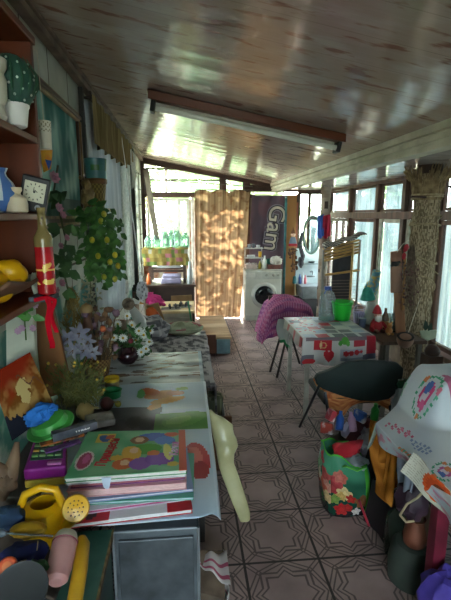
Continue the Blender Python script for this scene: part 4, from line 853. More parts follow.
mb = MB(); mb.lathe([(.03, -.02), (.05, -.012), (.062, .012), (.066, .028), (.062, .028), (.055, .01), (.04, -.004), (0, -.01)], c, 36, (math.radians(28), 0, 0)); mb.build('body', M('#24272c', .85, '#1a1c20', 6, spec=.1), t)
mb = MB(); mb.lathe([(.062, .026), (.067, .028), (.066, .033), (.061, .030)], c, 36, (math.radians(28), 0, 0)); mb.build('rim', M('#3a3c3e', .5), t)
mb = MB(); mb.ball(C(24, 555, 1.06), .06, .045, .028, 20, wob=.3, sc=2); tag(mb.build('cloth_bundle', M('#1f2a6a', .7, '#161c48', 8)), 'dark blue cloth bundle under the screwdriver', 'cloth')
c = C(8, 566, .98); t = thing('bottle_cap', 'round orange bottle cap in the bottom left pile', 'toy', c); mb = MB(); mb.lathe([(.018, -.012), (.021, -.01), (.021, .008), (.017, .012), (0, .013)], c, 24, (.9, 0, .2)); mb.build('body', M('#d2562a', .4), t)  # orange bottle cap lying in the pile
mb = MB(); Rm = rot((.9, 0, .2)); mb.lathe([(.009, .012), (.011, .014), (.011, .017), (.007, .018), (0, .018)], c, 18, (.9, 0, .2)); mb.build('button', M('#dc7a48', .4), t)
mb = MB(); mb.ball(C(4, 578, .97), .022, .02, .02, 14, wob=.2); tag(mb.build('toy_ball', M('#b83a2a', .5)), 'red toy piece below the round orange piece', 'toy')
a, b = C(2, 533, 1.10), C(53, 536, 1.08); t = thing('screwdriver', 'metal rod tool lying across the dark blue bundle', 'tool', a.lerp(b, .5)); mb = MB(); mb.tube([a.lerp(b, .05), b], .003, 8); mb.build('shaft', M('#a4a8b0', .25, None, 9, 0, .9), t); mb = MB(); mb.tube([a-(b-a)*.3, a, a.lerp(b, .08)], [.010, .011, .006], 12); mb.build('handle', M('#59616c', .4), t)
mb = MB(); mb.tube([C(38, 541, 1.07), C(37, 550, 1.05), C(28, 559, 1.03), C(16, 563, 1.0)], .0015, 6); tag(mb.build('string', M('#b8ac8c')), 'thin pale string on the dark blue bundle', 'string')
mb = MB(); mb.ball(C(28, 530, 1.13), .05, .03, .018, 18, wob=.2); tag(mb.build('foam_piece', M('#b8901e', .6, '#8a6a14')), 'mustard foam piece below the watering can', 'foam')
mb = MB(); mb.ball(C(38, 567, 1.0), .026, .02, .016, 14, wob=.4); tag(mb.build('toy_block', M('#2f6a3a', .5)), 'dark green toy piece beside the pink cylinder', 'toy')
mb = MB(); mb.ball(C(8, 517, 1.2), .05, .04, .03, 16, wob=.3); tag(mb.build('cloth_bundle', M('#2c4a6a', .8, '#223450', 8)), 'blue-grey rag at the left edge beside the watering can', 'cloth')
# ================================================================= FAR LEFT AND THE END WALL
GREYB = lambda u, v: mixc(hx('#5d5c62'), hx('#b5b3b4'), sst(.5+1.6*fbm((u*16, v*16, 2))+.8*fbm((u*40, v*40, 5))))
q = V((-.22, 3.7, 0)); t = thing('bench', 'low bench covered with a speckled grey blanket beyond the posters', 'bench', q)
for x, y in ((-.64, 3.2), (.10, 3.2), (-.64, 4.6), (.10, 4.6)):
    mb = MB(); mb.box((x, y, .2), (.06, .06, .40)); mb.build('leg', DARKWOOD, t, smooth=False)
mb = MB(); mb.box((-.27, 3.9, .43), (.84, 1.56, .06)); mb.build('seat_board', DARKWOOD, t, smooth=False)
mb = MB()
def bl(u, v):
    x = -.70+.90*min(u, .8)/.8; z = .475+.05*math.sin(min(u, .8)/.8*PI)*.6+.02*fbm((u*5, v*6, 1)); y = 3.08+1.62*v
    if u > .8: x = .20+.012*math.sin(v*30)+.02*(u-.8)/.2; z -= (u-.8)/.2*.36
    return (x, y, z)
mb.sheet(bl, 70, 80, GREYB); tag(mb.build('blanket', MP(.85, .2, .3), solid=.012), 'speckled grey blanket spread over the low bench', 'blanket')
c = C(162, 345, 4.35); mb = MB(); mb.ball(V((-.42, 4.30, .60)), .24, .20, .16, 26, wob=.25, sc=2, colf=GREYB); tag(mb.build('blanket', MP(.85, .2, .3)), 'bunched grey and white patterned blanket behind the white daisies', 'blanket')
FLW = lambda u, v: mixc(mixc(hx('#7f8468'), hx('#aeb094'), sst(.5+fbm((u*9, v*9, 1)))), hx('#9c5a5e'), sst((fbm((u*7, v*7, 6))-.15)*5))
mb = MB(); c = V((-.06, 4.52, .56)); mb.ball(c, .235, .11, .075, 28, wob=.1, sc=2, colf=FLW); tag(mb.build('bolster', MP(.85, .2, .2)), 'flowered grey-green bolster cushion in front of the pale cabinet', 'cushion')
t = thing('footstool', 'small stool in green patterned fabric with white lace at the bench corner', 'stool', (.20, 3.12, 0))
mb = MB(); GP = lambda u, v: mixc(hx('#3f4634'), hx('#8c9076'), sst(.5+1.5*fbm((u*14, v*10, 8))))
mb.lathe([(.085, .12), (.10, .13), (.10, .36), (.09, .385), (0, .39)], (.175, 3.16, 0), 24, sq=(.95, .7), colf=GP); mb.build('cover', MP(.9, .2, .3), t)
mb = MB(); mb.sheet(lambda u, v: (.27+.03*math.sin(u*9)*v, 3.06+.16*u, .30-.22*v+.02*math.sin(u*20)), 16, 8); mb.build('lace', MT('#d0d3d3', None, .3), t, solid=.003)
for x, y in ((.12, 3.12), (.22, 3.12), (.12, 3.2), (.22, 3.2)):
    mb = MB(); mb.tube([(x, y, 0), (x, y, .13)], .014); mb.build('leg', DARKWOOD, t)
# wooden board + yellowish plastic sheet at the workbench edge
mb = MB(); A, B_ = PZ(212, 458, .0), PZ(237, 458, .0); mb.box((.20, 2.74, .20), (.19, .025, .40)); tag(mb.build('board', wood('#6a4222', '#47290f', 2, .5), smooth=False, bevel=.003), 'brown wooden board standing on the floor behind the cream plastic piece', 'board')
def loft(mb, secs, n=20):
    b = len(mb.v)
    for (c, a, e, ra, re) in secs:
        for k in range(n): an = 2*PI*k/n; mb.v.append(V(c)+V(a)*ra*math.cos(an)+V(e)*re*math.sin(an))
    for i in range(len(secs)-1):
        for k in range(n): k2 = (k+1) % n; mb.face((b+i*n+k, b+i*n+k2, b+(i+1)*n+k2, b+(i+1)*n+k))
    mb.face([b+k for k in range(n)]); mb.face([b+(len(secs)-1)*n+k for k in range(n)])
mb = MB(); secs = []
for px, py, wd, dp in ((210, 410, 1.5, .008), (212.5, 415, 3.5, .014), (217, 420, 7.5, .022), (222.5, 428, 11.5, .04), (223.7, 436, 11, .035), (226, 442, 11.8, .04), (227.3, 449, 12, .055), (226, 456, 9.5, .045), (226.5, 465, 8.2, .02), (230, 475, 8.5, .014), (234.5, 487, 8.3, .012), (239, 500, 8, .011), (244, 514, 7, .010), (245.5, 521, 5.5, .008), (244.5, 525, 2.5, .005)):
    f_ = (py-411)/114; y = 2.42-.22*f_; secs.append((C(px, py, y), (1, .1, .25), (0, -1, .2), wd*ppm(y), dp))
loft(mb, secs, 28); tag(mb.build('plastic_form', M('#c4c094', .28, '#a8a378', 5)), 'cream yellow bulging plastic piece leaning from the workbench edge to the floor', 'plastic piece')
mb = MB(); c = PZ(213, 585, .06); mb.hexa([c+V((-.10, -.09, -.06)), c+V((.05, -.12, -.06)), c+V((.06, .10, -.06)), c+V((-.08, .10, -.06))], [c+V((-.10, -.07, .05)), c+V((.045, -.11, .03)), c+V((.06, .10, .09)), c+V((-.08, .10, .11))])
t = thing('torn_carton', 'torn white and pink carton on the floor by the metal cabinet', 'carton', c-V((0, 0, .06))); mb.build('box', M('#7a6858', .8, '#4a3d34', 9), t, smooth=False)
mb = MB()
mb.sheet(lambda u, v: c+V((-.10+.17*u, .10-.20*v*u-.02, .10+.012*math.sin(u*14)-.02*v+.02*u*v)), 24, 8, lambda u, v: hx('#b0506a') if .35 < v < .5 or .75 < v < .85 else hx('#cfc6c4')); mb.build('flap', MP(.5), t, solid=.003)
mb = MB(); mb.sheet(lambda u, v: c+V((.055+.012*math.sin(u*9), -.12+.24*u, .10*v-.05+.03*u)), 16, 8, lambda u, v: hx('#c0607c') if .4 < v < .55 else hx('#cfc9ca')); mb.build('flap', MP(.5), t, solid=.003)
# cluttered shelf-top things at the far left of the bench
t = thing('goose_figurine', 'white porcelain goose figurine beside the daisies', 'figurine', V((-.50, 3.95, .52)))
mb = MB(); mb.tube([C(141, 331, 3.9), C(140, 326, 3.9), C(139, 320, 3.9), C(136, 314, 3.9), C(132, 309, 3.9), C(130, 304, 3.9), C(134, 301, 3.9), C(140, 303, 3.9)], [.05, .062, .058, .045, .034, .03, .028, .012], 18); mb.build('body', WHITE, t)
mb = MB(); mb.tube([C(140, 303, 3.88), C(144, 304, 3.87)], [.012, .004], 10); mb.build('beak', M('#c08a3c', .5), t)
mb = MB(); mb.lathe([(.03, .14), (.05, .16), (.055, .0), (.06, -.14), (0, -.14)], C(141, 336, 3.9), 18); mb.build('base', WHITE, t)
mb = MB(); mb.lathe([(.0, 0), (.05, .003), (.055, .02), (.045, .03), (.035, .02), (0, .015)], C(128, 304, 3.8), 24, (1.35, 0, .3)); tag(mb.build('round_clock', M('#4a3a30', .4, '#a09078', 20)), 'small round dark-rimmed dial by the left curtain', 'clock')
mb = MB(); mb.box(C(123, 328, 3.7), (.17, .03, .15), (0, .1, .2)); tag(mb.build('frame', M('#8a6d55', .5, '#c7b49c', 9), smooth=False, bevel=.004), 'small brownish framed card behind the daisies', 'frame')
A, B_, C_, D = C(146, 306, 4.6), C(158, 303, 4.6), C(168, 329, 4.5), C(158, 333, 4.5); mb = MB(); mb.prism([A, B_, C_, D], (.0, .04, 0)); tag(mb.build('cardboard', M('#a5855a', .8, '#84683f', 7), smooth=False, bevel=.003), 'leaning piece of brown cardboard behind the porcelain goose', 'cardboard')
mb = MB(); mb.ball(C(153, 315, 4.45), .06, .04, .085, 18, (0, -.5, 0), wob=.35, sc=3); tag(mb.build('orange_bag', M('#d9662a', .5, '#b84a18', 10)), 'crumpled orange bag against the cardboard', 'bag')
mb = MB(); mb.ball(C(155, 301, 5.45), .11, .08, .07, 24, (0, .35, 0), wob=.5, sc=3, seed=2); mb.ball(C(150, 297, 5.45), .06, .05, .06, 16, wob=.5, sc=3); tag(mb.build('pink_bag', M('#d83a86', .55, '#b0246a', 9, .3)), 'bright pink crumpled bag beside the pale cabinet top', 'bag')
mb = MB(); mb.ball(C(142, 291, 4.75), .062, .055, .105, 20, wob=.25, sc=3, colf=lambda u, v: mixc(hx('#c9ccd2'), hx('#7f858c'), 1 if fbm((u*16, v*12, 0)) > .25 else 0)); mb.tube([C(141, 281, 4.75), C(140, 272, 4.75), V((XL+.085, 4.75, 2.57))], [.02, .008, .003]); tag(mb.build('lace_bag', MP(.7)), 'white speckled hanging bag at the end of the left curtains', 'bag')
for x, y0_, y1_, r, c, lab, cat in ((138, 280, 264, .018, '#b5a42c', 'slim yellow-green bottle before the left side opening', 'bottle'), (149, 287, 276, .03, '#c4642c', 'small orange vase beside the wooden stand', 'vase'), (190, 288, 266, .04, '#c9ccc8', 'white plastic bottle standing at the right of the wooden stand', 'bottle'), (143, 281, 277, .05, '#c9a8a0', 'pale pink bowl on the ledge before the left opening', 'bowl')):
    p0, p1 = C(x, y0_, 6.2 if x < 145 else 6.36), C(x, y1_, 6.2 if x < 145 else 6.36); h = p1.z-p0.z; p0.z = .746 if x < 145 else .752; mb = MB(); mb.lathe([(r*.9, 0), (r, h*.03), (r, h*.6), (r*.5, h*.78), (r*.45, h), (0, h)] if cat != 'bowl' else [(r*.5, 0), (r, h*.8), (r*1.1, h), (r*.9, h*.9), (0, h*.3)], p0, 18); tag(mb.build('bottle' if cat == 'bottle' else cat, M(c, .35)), lab, cat)
mb = MB(); mb.box((-.64, 6.0, .73), (.15, .5, .03)); mb.box((-.70, 6.0, .36), (.03, .5, .72)); tag(mb.build('ledge', M('#5c4433', .6), smooth=False), 'narrow brown ledge under the left side opening', 'shelf')
# pale cabinet with sandals
t = thing('cabinet', 'low greyish white cabinet holding black sandals', 'cabinet', (-.16, 5.7, 0))
mb = MB(); mb.box((-.16, 5.7, .265), (.46, .58, .53)); mb.build('body', M('#a9a597', .6, '#8a8678', 6), t, smooth=False, bevel=.004)
mb = MB(); mb.box((-.155, 5.69, .545), (.52, .66, .03)); mb.build('top', M('#c9b48a', .5, '#b39a6a', 6), t, smooth=False, bevel=.003)
mb = MB(); mb.box((-.16, 5.405, .27), (.40, .014, .40)); dr = mb.build('door', M('#9c9789', .6, '#7d796c', 7), t, smooth=False, bevel=.003)
mb = MB(); mb.box((-.005, 5.395, .32), (.012, .02, .08)); mb.build('handle', M('#6a665a', .4), dr)
mb = MB(); mb.bar(C(188, 301, 5.36), C(194, 337, 5.30), .02, .03); tag(mb.build('green_strip', M('#2f8a5a', .4), smooth=False), 'thin green strip leaning at the right side of the pale cabinet', 'strip')
def sandal(loc, rz, lab):
    t = thing('sandal', lab, 'shoe', loc, 'sandals on the pale cabinet', local=True, rz=rz); s = MB(); pts = []
    for k in range(24):
        a = 2*PI*k/24; w = .045*(1+.15*math.cos(a)); pts.append(V((math.cos(a)*.13, math.sin(a)*w, 0)))
    s.prism(pts, (0, 0, .022)); s.build('sole', M('#b9b4a8', .6), t)
    s = MB(); s.prism([p*.94+V((0, 0, .0225)) for p in pts], (0, 0, .006)); s.build('insole', BLK, t)
    for x in (.06, -.015): s = MB(); s.tube([(x, -.046, .015), (x, -.036, .05), (x, 0, .062), (x, .036, .05), (x, .046, .015)], [.012, .014, .016, .014, .012], 8); s.build('strap', BLK, t)
sandal((-.20, 5.48, .56), .15, 'black strapped sandal at the front edge of the pale cabinet top'); sandal((-.06, 5.62, .56), -.25, 'black strapped sandal lying farther back on the pale cabinet top')
# floor step
t = thing('step_platform', 'low wooden step of pale planks before the doorway curtain', 'step', (.38, 5.9, 0)); 
for k in range(5):
    mb = MB(); mb.box((.375, 5.40+.245*k, .215), (.37, .238, .025)); mb.build('plank', M(['#b59a78', '#a98d6c', '#bda384', '#a68a68', '#b79c7c'][k], .6, '#8c7355', 6, .1, 0, (.3, 2, 1)), t, smooth=False, bevel=.002)
mb = MB(); mb.box((.38, 5.9, .10), (.32, 1.2, .2)); mb.build('base', DARKWOOD, t, smooth=False)
mb = MB(); mb.box((.46, 5.275, .11), (.17, .02, .19)); mb.build('front_board', M('#6f8f96', .5, '#4e6a72', 7), t, smooth=False)
mb = MB(); mb.box((.26, 5.26, .15), (.20, .025, .24)); tag(mb.build('board', wood('#6a3a22', '#4a2614', 2), smooth=False), 'short reddish-brown board standing against the wooden step', 'board')
# dark chest, stand with tablecloth and jars
t = thing('chest', 'dark brown chest under the wooden stand at the far left', 'chest', (-.21, 6.6, 0))
mb = MB(); mb.box((-.21, 6.6, .36), (.66, .66, .72)); mb.build('body', M('#3a2925', .5, '#281b18', 6), t, smooth=False, bevel=.004)
mb = MB(); mb.box((-.21, 6.6, .735), (.70, .70, .03)); mb.build('lid', M('#4a352c', .45, '#33241e', 6), t, smooth=False, bevel=.003)
A, B_, C_, D = C(171, 296, 6.2), C(192, 295, 6.2), C(193, 340, 6.2), C(171, 340, 6.2); mb = MB(); mb.prism([A, B_, C_, D], (0, .02, 0)); tag(mb.build('cardboard', M('#8a6d4a', .8), smooth=False), 'small flat cardboard piece leaning on the dark chest front', 'cardboard')
t = thing('wooden_stand', 'dark wooden stand with a lower shelf on the chest, under the jars', 'stand', (-.29, 6.68, .75)); SW = wood('#4a3226', '#30201a', 2)
for x in (-.53, -.02):
    for y in (6.5, 6.85): mb = MB(); mb.box((x, y, .99), (.045, .045, .48)); mb.build('leg', SW, t, smooth=False)
mb = MB(); mb.box((-.29, 6.68, 1.245), (.64, .42, .03)); mb.build('top', SW, t, smooth=False)
mb = MB(); mb.box((-.275, 6.68, .965), (.50, .36, .02)); mb.build('shelf_board', SW, t, smooth=False)
mb = MB(); mb.box((-.275, 6.49, .93), (.48, .02, .04)); mb.build('rail', SW, t, smooth=False)
mb = MB(); mb.box((-.275, 6.84, 1.13), (.46, .02, .14)); mb.build('back_rail', SW, t, smooth=False)
mb = MB(); mb.box((-.26, 6.62, .982), (.36, .26, .012), (0, 0, .05)); tag(mb.build('paper_stack', M('#cfd0d4', .7), smooth=False), 'white papers on the shelf of the wooden stand', 'paper')
mb = MB(); mb.box((-.22, 6.44, .80), (.30, .22, .08)); mb.box((-.21, 6.44, .865), (.27, .2, .05)); tag(mb.build('folded_towels', M('#a9a0b8', .9, '#8d849c', 8, .3), bevel=.015), 'folded lilac towels on the dark chest', 'towel')
YC_ = lambda u, v: hx(['#94823c', '#75693a', '#6a7a44', '#9c8a50', '#8a7642', '#a0686c', '#9a9684', '#7c7040'][int((fbm((int(u*14)*.73, int(v*7)*.91, 3))*.5+.5)*7.99) % 8])
def clo(u, v):
    x = -.63+.67*u
    if v < .4: return (x, 6.90-.44*v/.4, 1.264+.002*math.sin(u*30))
    return (x+.012*math.sin(v*9), 6.46-.012-.014*math.sin(u*34)*(v-.4), 1.264-.25*(v-.4)/.6)
mb = MB(); mb.sheet(clo, 56, 42, YC_); tag(mb.build('tablecloth', MT('#ffffff', attr=True, transl=.2), solid=.004), 'yellow-green patchwork cloth hanging from the stand under the jars', 'tablecloth')
JG = MG('#dcece5', .16, '#b4cbc2')
def jar(x, y, r, h, lab):
    t = thing('glass_jar', lab, 'jar', (x, y, 1.268), 'glass jars on the yellow-green cloth'); b = V((x, y, 1.268)); mb = MB()
    mb.lathe([(0, .004), (r*.85, .0), (r, .012), (r*1.0, h*.62), (r*.9, h*.74), (r*.55, h*.86), (r*.5, h*.9), (r*.52, h*.93), (r*.5, h), (r*.46, h), (r*.46, h*.88), (r*.86, h*.72), (r*.95, h*.6), (r*.95, .02), (0, .012)], b, 28); jb = mb.build('jar_body', JG, t)
    mb = MB(); mb.lathe([(r*.5, h*.94), (r*.54, h*.95), (r*.54, h*.97), (r*.5, h*.98)], b, 24); mb.build('neck_ring', MG('#cfe0d8', .3, '#bccfc8'), jb)
for x, y, r, h, lab in ((-.56, 6.62, .055, .17, 'small greenish glass jar leftmost on the yellow-green cloth'), (-.44, 6.60, .058, .18, 'greenish glass jar second from the left on the yellow-green cloth'), (-.31, 6.58, .078, .245, 'large wide greenish glass jar in the middle of the cloth'), (-.13, 6.60, .078, .255, 'large greenish glass jar right of the widest middle jar'), (.0, 6.66, .06, .22, 'clear glass jar rightmost on the yellow-green cloth'), (-.22, 6.80, .06, .25, 'glass jar behind the two largest jars')): jar(x, y, r, h, lab)
mb = MB(); mb.tube([(.13, 7.46, .0), (.13, 7.46, 2.04)], .028, 12); tag(mb.build('pipe', M('#cfcdc4', .5, '#a5a297', 9)), 'white painted vertical pipe left of the doorway curtain', 'pipe')
mb = MB(); a, b = C(158, 247, 6.9), C(147, 196, 6.9); mb.bar(a, b, .03, .03); tag(mb.build('stick', M('#b8a07a', .6), smooth=False), 'thin pale stick leaning in the left end window', 'stick')
# doorway curtain
mb = MB()
def dc(u, v):
    wv_ = .028*math.sin(u*38+1.5*math.sin(u*9))*(1-.5*v)+.012*fbm((u*9, v*2, 3)); top = 2.14+.035*abs(math.sin(u*9.5+.4))-.02
    return (.165+.915*u-.14*v*u+.012*math.sin(v*5)*u, 7.30+wv_-.03*v, top+(.012-top)*v)
def dcol(u, v):
    n = fbm((u*10, v*22, 2)); return mixc(mixc(hx('#6a5642'), hx('#8f7a5e'), sst(.5+.9*fbm((u*26, v*1.2, 1)))), hx('#5f3f28'), sst((n-.1)*3)*.6)
mb.sheet(dc, 140, 60, dcol); tag(mb.build('curtain', MT('#fff', attr=True, transl=.22), solid=.0), 'brown-gold flowered curtain hanging across the doorway', 'curtain')
mb = MB(); mb.tube([(-.62, 7.40, 2.325), (1.12, 7.28, 2.21)], .007); mb.tube([(.15, 7.31, 2.155), (1.13, 7.31, 2.155)], .008); tag(mb.build('curtain_rod', M('#4c4a46', .4)), 'thin dark rod above the doorway curtain', 'curtain rod')
# banner
bn = thing('banner', 'dark purple fabric banner with pale lettering running downwards', 'banner', (1.4, 7.35, .85)); PU = M('#4b414f', .75, '#372f3c', 3.5); mb = MB()
def bf(u, v): return (1.12-.05*v+(.60+.05*v)*u, 7.36+.012*math.sin(u*14+v*3)+.008*fbm((u*6, v*6, 0)), 2.075-1.27*v)
def bcol(u, v):
    n = fbm((u*3, v*3, 7)); return mixc(mixc(hx('#453a46'), hx('#6b5a68'), sst(.5+n)), hx('#7a4a50'), sst((fbm((u*4, v*3, 2))-.15)*3)*.35)
mb.sheet(bf, 50, 70, bcol); mb.build('fabric', MP(.7), bn, solid=.003)
mt_ = frame_m((1.50, 7.322, 1.53), (-.14, 0, -1), (1, 0, -.14)); mt2 = frame_m((1.50, 7.332, 1.53), (-.14, 0, -1), (1, 0, -.14))
text_mesh('Gam', .40, 'lettering_outline', M('#8a8590', .6), bn, mt2, bold=.034, sx=1.0, ext=.002)
text_mesh('Gam', .40, 'lettering_shadow', M('#3a3440', .6), bn, frame_m((1.50, 7.327, 1.53), (-.14, 0, -1), (1, 0, -.14)), bold=.020, ext=.002)
text_mesh('Gam', .40, 'lettering', M('#c9bfae', .6), bn, mt_, bold=.001, ext=.002)
mb = MB(); mb.tube([(1.695, 7.33, .0), (1.695, 7.33, 2.08)], .022, 12); tag(mb.build('pipe', M('#2f6a6c', .5, '#214c50')), 'teal vertical pipe at the right edge of the purple banner', 'pipe')
mb = MB(); mb.ball((1.68, 7.30, 2.04), .014); tag(mb.build('hook', M('#d0d0cc')), 'small white hook at the top right corner of the banner', 'hook')
# washing machine
wm = thing('washing_machine', 'white front-loading washing machine under the purple banner', 'washing machine', (1.275, 7.27, 0)); WM = M('#d3d1c4', .35, '#c3c1b3', 3); yf = 7.0
mb = MB(); mb.box((1.275, 7.235, .43), (.61, .45, .84)); mb.build('body', WM, wm, smooth=False, bevel=.012)
mb = MB(); mb.box((1.275, 7.235, .858), (.62, .47, .02)); mb.build('top_panel', M('#c9c6b6', .4), wm, smooth=False, bevel=.004)
mb = MB(); mb.box((1.275, yf+.004, .775), (.60, .02, .13)); mb.build('control_panel', M('#cbc9bd', .35), wm, smooth=False, bevel=.006)
mb = MB(); mb.box((1.06, yf-.008, .785), (.15, .012, .075)); mb.build('detergent_drawer', M('#d8d6ca', .35), wm, smooth=False, bevel=.004)
for x, r in ((1.32, .022), (1.44, .028), (1.52, .02)):
    mb = MB(); mb.lathe([(r, 0), (r, .02), (r*.7, .026), (0, .026)], (x, yf-.005, .78), 20, (PI/2, 0, 0)); mb.build('dial', M('#b4b2a6', .35), wm)
R_ = (PI/2, 0, 0); mb = MB(); mb.lathe([(.215, 0), (.22, .012), (.20, .03), (.165, .035), (.158, .02)], (1.29, yf+.012, .44), 40, R_); dr = mb.build('door', M('#c4c2b8', .3, '#b0aea4'), wm)
mb = MB(); mb.lathe([(.162, .012), (.15, .03), (.10, .045), (.0, .05)], (1.29, yf+.012, .44), 36, R_); mb.build('door_glass', M('#15171a', .08, '#1f2226', 3, spec=.6), dr)
mb = MB(); mb.tube([(1.47, yf-.012, .38), (1.485, yf-.022, .44), (1.47, yf-.012, .50)], .012, 8); mb.build('door_handle', M('#9d9b92', .4), dr)
mb = MB(); mb.box((1.275, yf+.004, .055), (.58, .012, .09)); mb.build('kick_plate', M('#bdbbae', .5), wm, smooth=False, bevel=.003)
# rack of shelves and things above the machine
t = thing('wall_rack', 'small white two-tier rack left of the banner lettering above the machine', 'shelf', (1.12, 7.2, .87))
for z in (1.045, 1.205): mb = MB(); mb.box((1.14, 7.22, z), (.30, .16, .014)); mb.build('shelf_board', M('#bfc2be', .4), t, smooth=False)
for x in (1.0, 1.285):
    mb = MB(); mb.box((x, 7.28, 1.04), (.012, .02, .36)); mb.build('upright', M('#a9aca8', .4), t, smooth=False)
def small(kind, lab, cat, x, y, z, r, h, c, shape='bottle', group=None, rough=.35):
    mb = MB(); pr = {'bottle': [(r*.9, 0), (r, h*.03), (r, h*.62), (r*.55, h*.76), (r*.42, h*.8), (r*.42, h*.97), (r*.38, h), (0, h)], 'tub': [(r*.85, 0), (r, h*.9), (r*1.06, h*.92), (r*1.06, h), (0, h)], 'bowl': [(r*.6, 0), (r*.9, h*.5), (r, h), (r*.92, h), (r*.7, h*.4), (0, h*.2)]}[shape]
    mb.lathe(pr, (x, y, z), 18); return tag(mb.build(kind, M(c, rough)), lab, cat, group)
small('jar', 'tiny grey jar left on the upper tier of the white rack', 'jar', 1.06, 7.2, 1.212, .03, .06, '#8f949c', 'tub'); small('jar', 'small dark jar in the middle of the upper rack tier', 'jar', 1.13, 7.2, 1.212, .03, .07, '#5a5f68', 'tub'); small('jar', 'small white jar right on the upper rack tier', 'jar', 1.21, 7.2, 1.212, .035, .045, '#c9ccd0', 'tub')
mb = MB(); mb.box((1.09, 7.2, 1.072), (.13, .08, .04)); tag(mb.build('soap_box', M('#cfd2d2', .4), smooth=False, bevel=.006), 'white soap box on the lower rack tier', 'box')
small('bottle', 'yellow-orange capped squat bottle on the lower rack tier', 'bottle', 1.245, 7.2, 1.052, .03, .10, '#d0a030', 'tub')
mb = MB(); mb.hexa([V((1.0, 7.04, .87)), V((1.16, 7.04, .87)), V((1.16, 7.2, .87)), V((1.0, 7.2, .87))], [V((.98, 7.02, .945)), V((1.18, 7.02, .945)), V((1.18, 7.22, .945)), V((.98, 7.22, .945))]); t = thing('basket', 'small pinkish white basket at the left of the machine top', 'basket', (1.08, 7.12, .87)); mb.build('body', M('#d3bdb4', .5), t, smooth=False, bevel=.006)
mb = MB()
for k in range(7): mb.ball((1.01+.025*k, 7.1+.03*(k % 3), .95), .022, n=8)
mb.build('contents', M('#8a7f7a', .6, '#d8d0c8', 30), t)
small('bottle', 'small yellow-green bottle between the basket and the tall white bottle', 'bottle', 1.225, 7.1, .87, .027, .13, '#a89a3c'); small('bottle', 'tall white bottle on the washing machine', 'bottle', 1.305, 7.1, .87, .038, .22, '#d8d8d0')
mb = MB(); mb.box((1.46, 7.13, .905), (.22, .2, .07)); tag(mb.build('box', M('#5a3430', .5, '#7a4a40', 10), smooth=False, bevel=.004), 'dark reddish box at the right of the machine top', 'box')
mb = MB(); mb.ball((1.50, 7.12, 1.0), .10, .08, .075, 20, wob=.4, sc=3); tag(mb.build('towel', M('#c9c5ba', .9, '#a8a498', 9, .2)), 'bundled white cloth on top of the dark reddish box', 'cloth')
mb = MB(); mb.ball((1.40, 7.16, .985), .05, .05, .05, 14, wob=.4); tag(mb.build('rag', M('#2f7a6c', .9)), 'small teal rag beside the bundled white cloth', 'cloth')
# timber post and hung things
mb = MB(); mb.box((1.80, 7.38, 1.04), (.17, .06, 2.08)); tag(mb.build('post', wood('#a87a45', '#7d5430', 2, .5, 5), smooth=False, bevel=.004), 'wide yellow-brown timber post right of the banner', 'post')
mb = MB(); mb.box((1.92, 7.42, 1.05), (.05, .06, 2.1)); tag(mb.build('post', M('#3a2e28', .7), smooth=False), 'dark narrow post at the right of the yellow-brown timber', 'post')
c = C(293, 240, 7.2); k = ppm(7.2); t = thing('hanging_doll', 'small cloth doll in red and blue hung on the timber post', 'doll', c-V((0, 0, .10)))
mb = MB(); mb.lathe([(.06, -.10), (.075, -.09), (.05, .02), (.025, .06), (0, .065)], c, 16, sq=(1, .5)); mb.build('dress', M('#6f8090', .8), t)
mb = MB(); mb.lathe([(.076, -.105), (.078, -.085), (.07, -.06), (.06, -.055)], c, 16, sq=(1, .5)); mb.build('hem', M('#a02030', .8), t)
mb = MB(); mb.ball(c+V((0, 0, .09)), .04, .035, .045); mb.build('head', M('#c9a890', .7), t)
mb = MB(); mb.lathe([(.045, .105), (.04, .13), (.015, .17), (0, .22)], c, 14, sq=(1, .7)); mb.build('hat', M('#7a5038', .8), t)
mb = MB(); rnd = random.Random(17)
for k in range(26): p = C(293+rnd.uniform(-4, 4), 272-rnd.random()*24, 7.24); mb.ball(p, rnd.uniform(.014, .028), n=7, wob=.5, seed=k)
mb.tube([C(293, 248, 7.24), C(293, 272, 7.24)], .01); tag(mb.build('onion_braid', M('#6a4a34', .8, '#4a3024', 14)), 'dried brown braid hanging under the cloth doll', 'braid')
t = thing('brush', 'long brush with a teal head hanging low on the timber post', 'brush', C(295, 308, 7.24)); mb = MB(); mb.tube([C(295, 284, 7.24), C(296, 308, 7.24)], .014); mb.build('handle', M('#c9b48c'), t)
mb = MB(); mb.lathe([(.02, .05), (.03, .03), (.035, -.07), (.02, -.08)], C(294.5, 279, 7.24), 12); mb.build('head', M('#2f6a70', .7), t)
mb = MB(); rnd = random.Random(8); mb.tube([C(302, 232, 7.2), C(300, 245, 7.2), C(303, 256, 7.2), C(301, 268, 7.2)], [.02, .035, .04, .02], 10); mb.ball(C(301, 262, 7.2), .05, .04, .09, 14, wob=.4); tag(mb.build('black_bag', M('#22222a', .7, '#4a4a52', 20)), 'black strap bag hanging between the timber post and the mirror', 'bag')
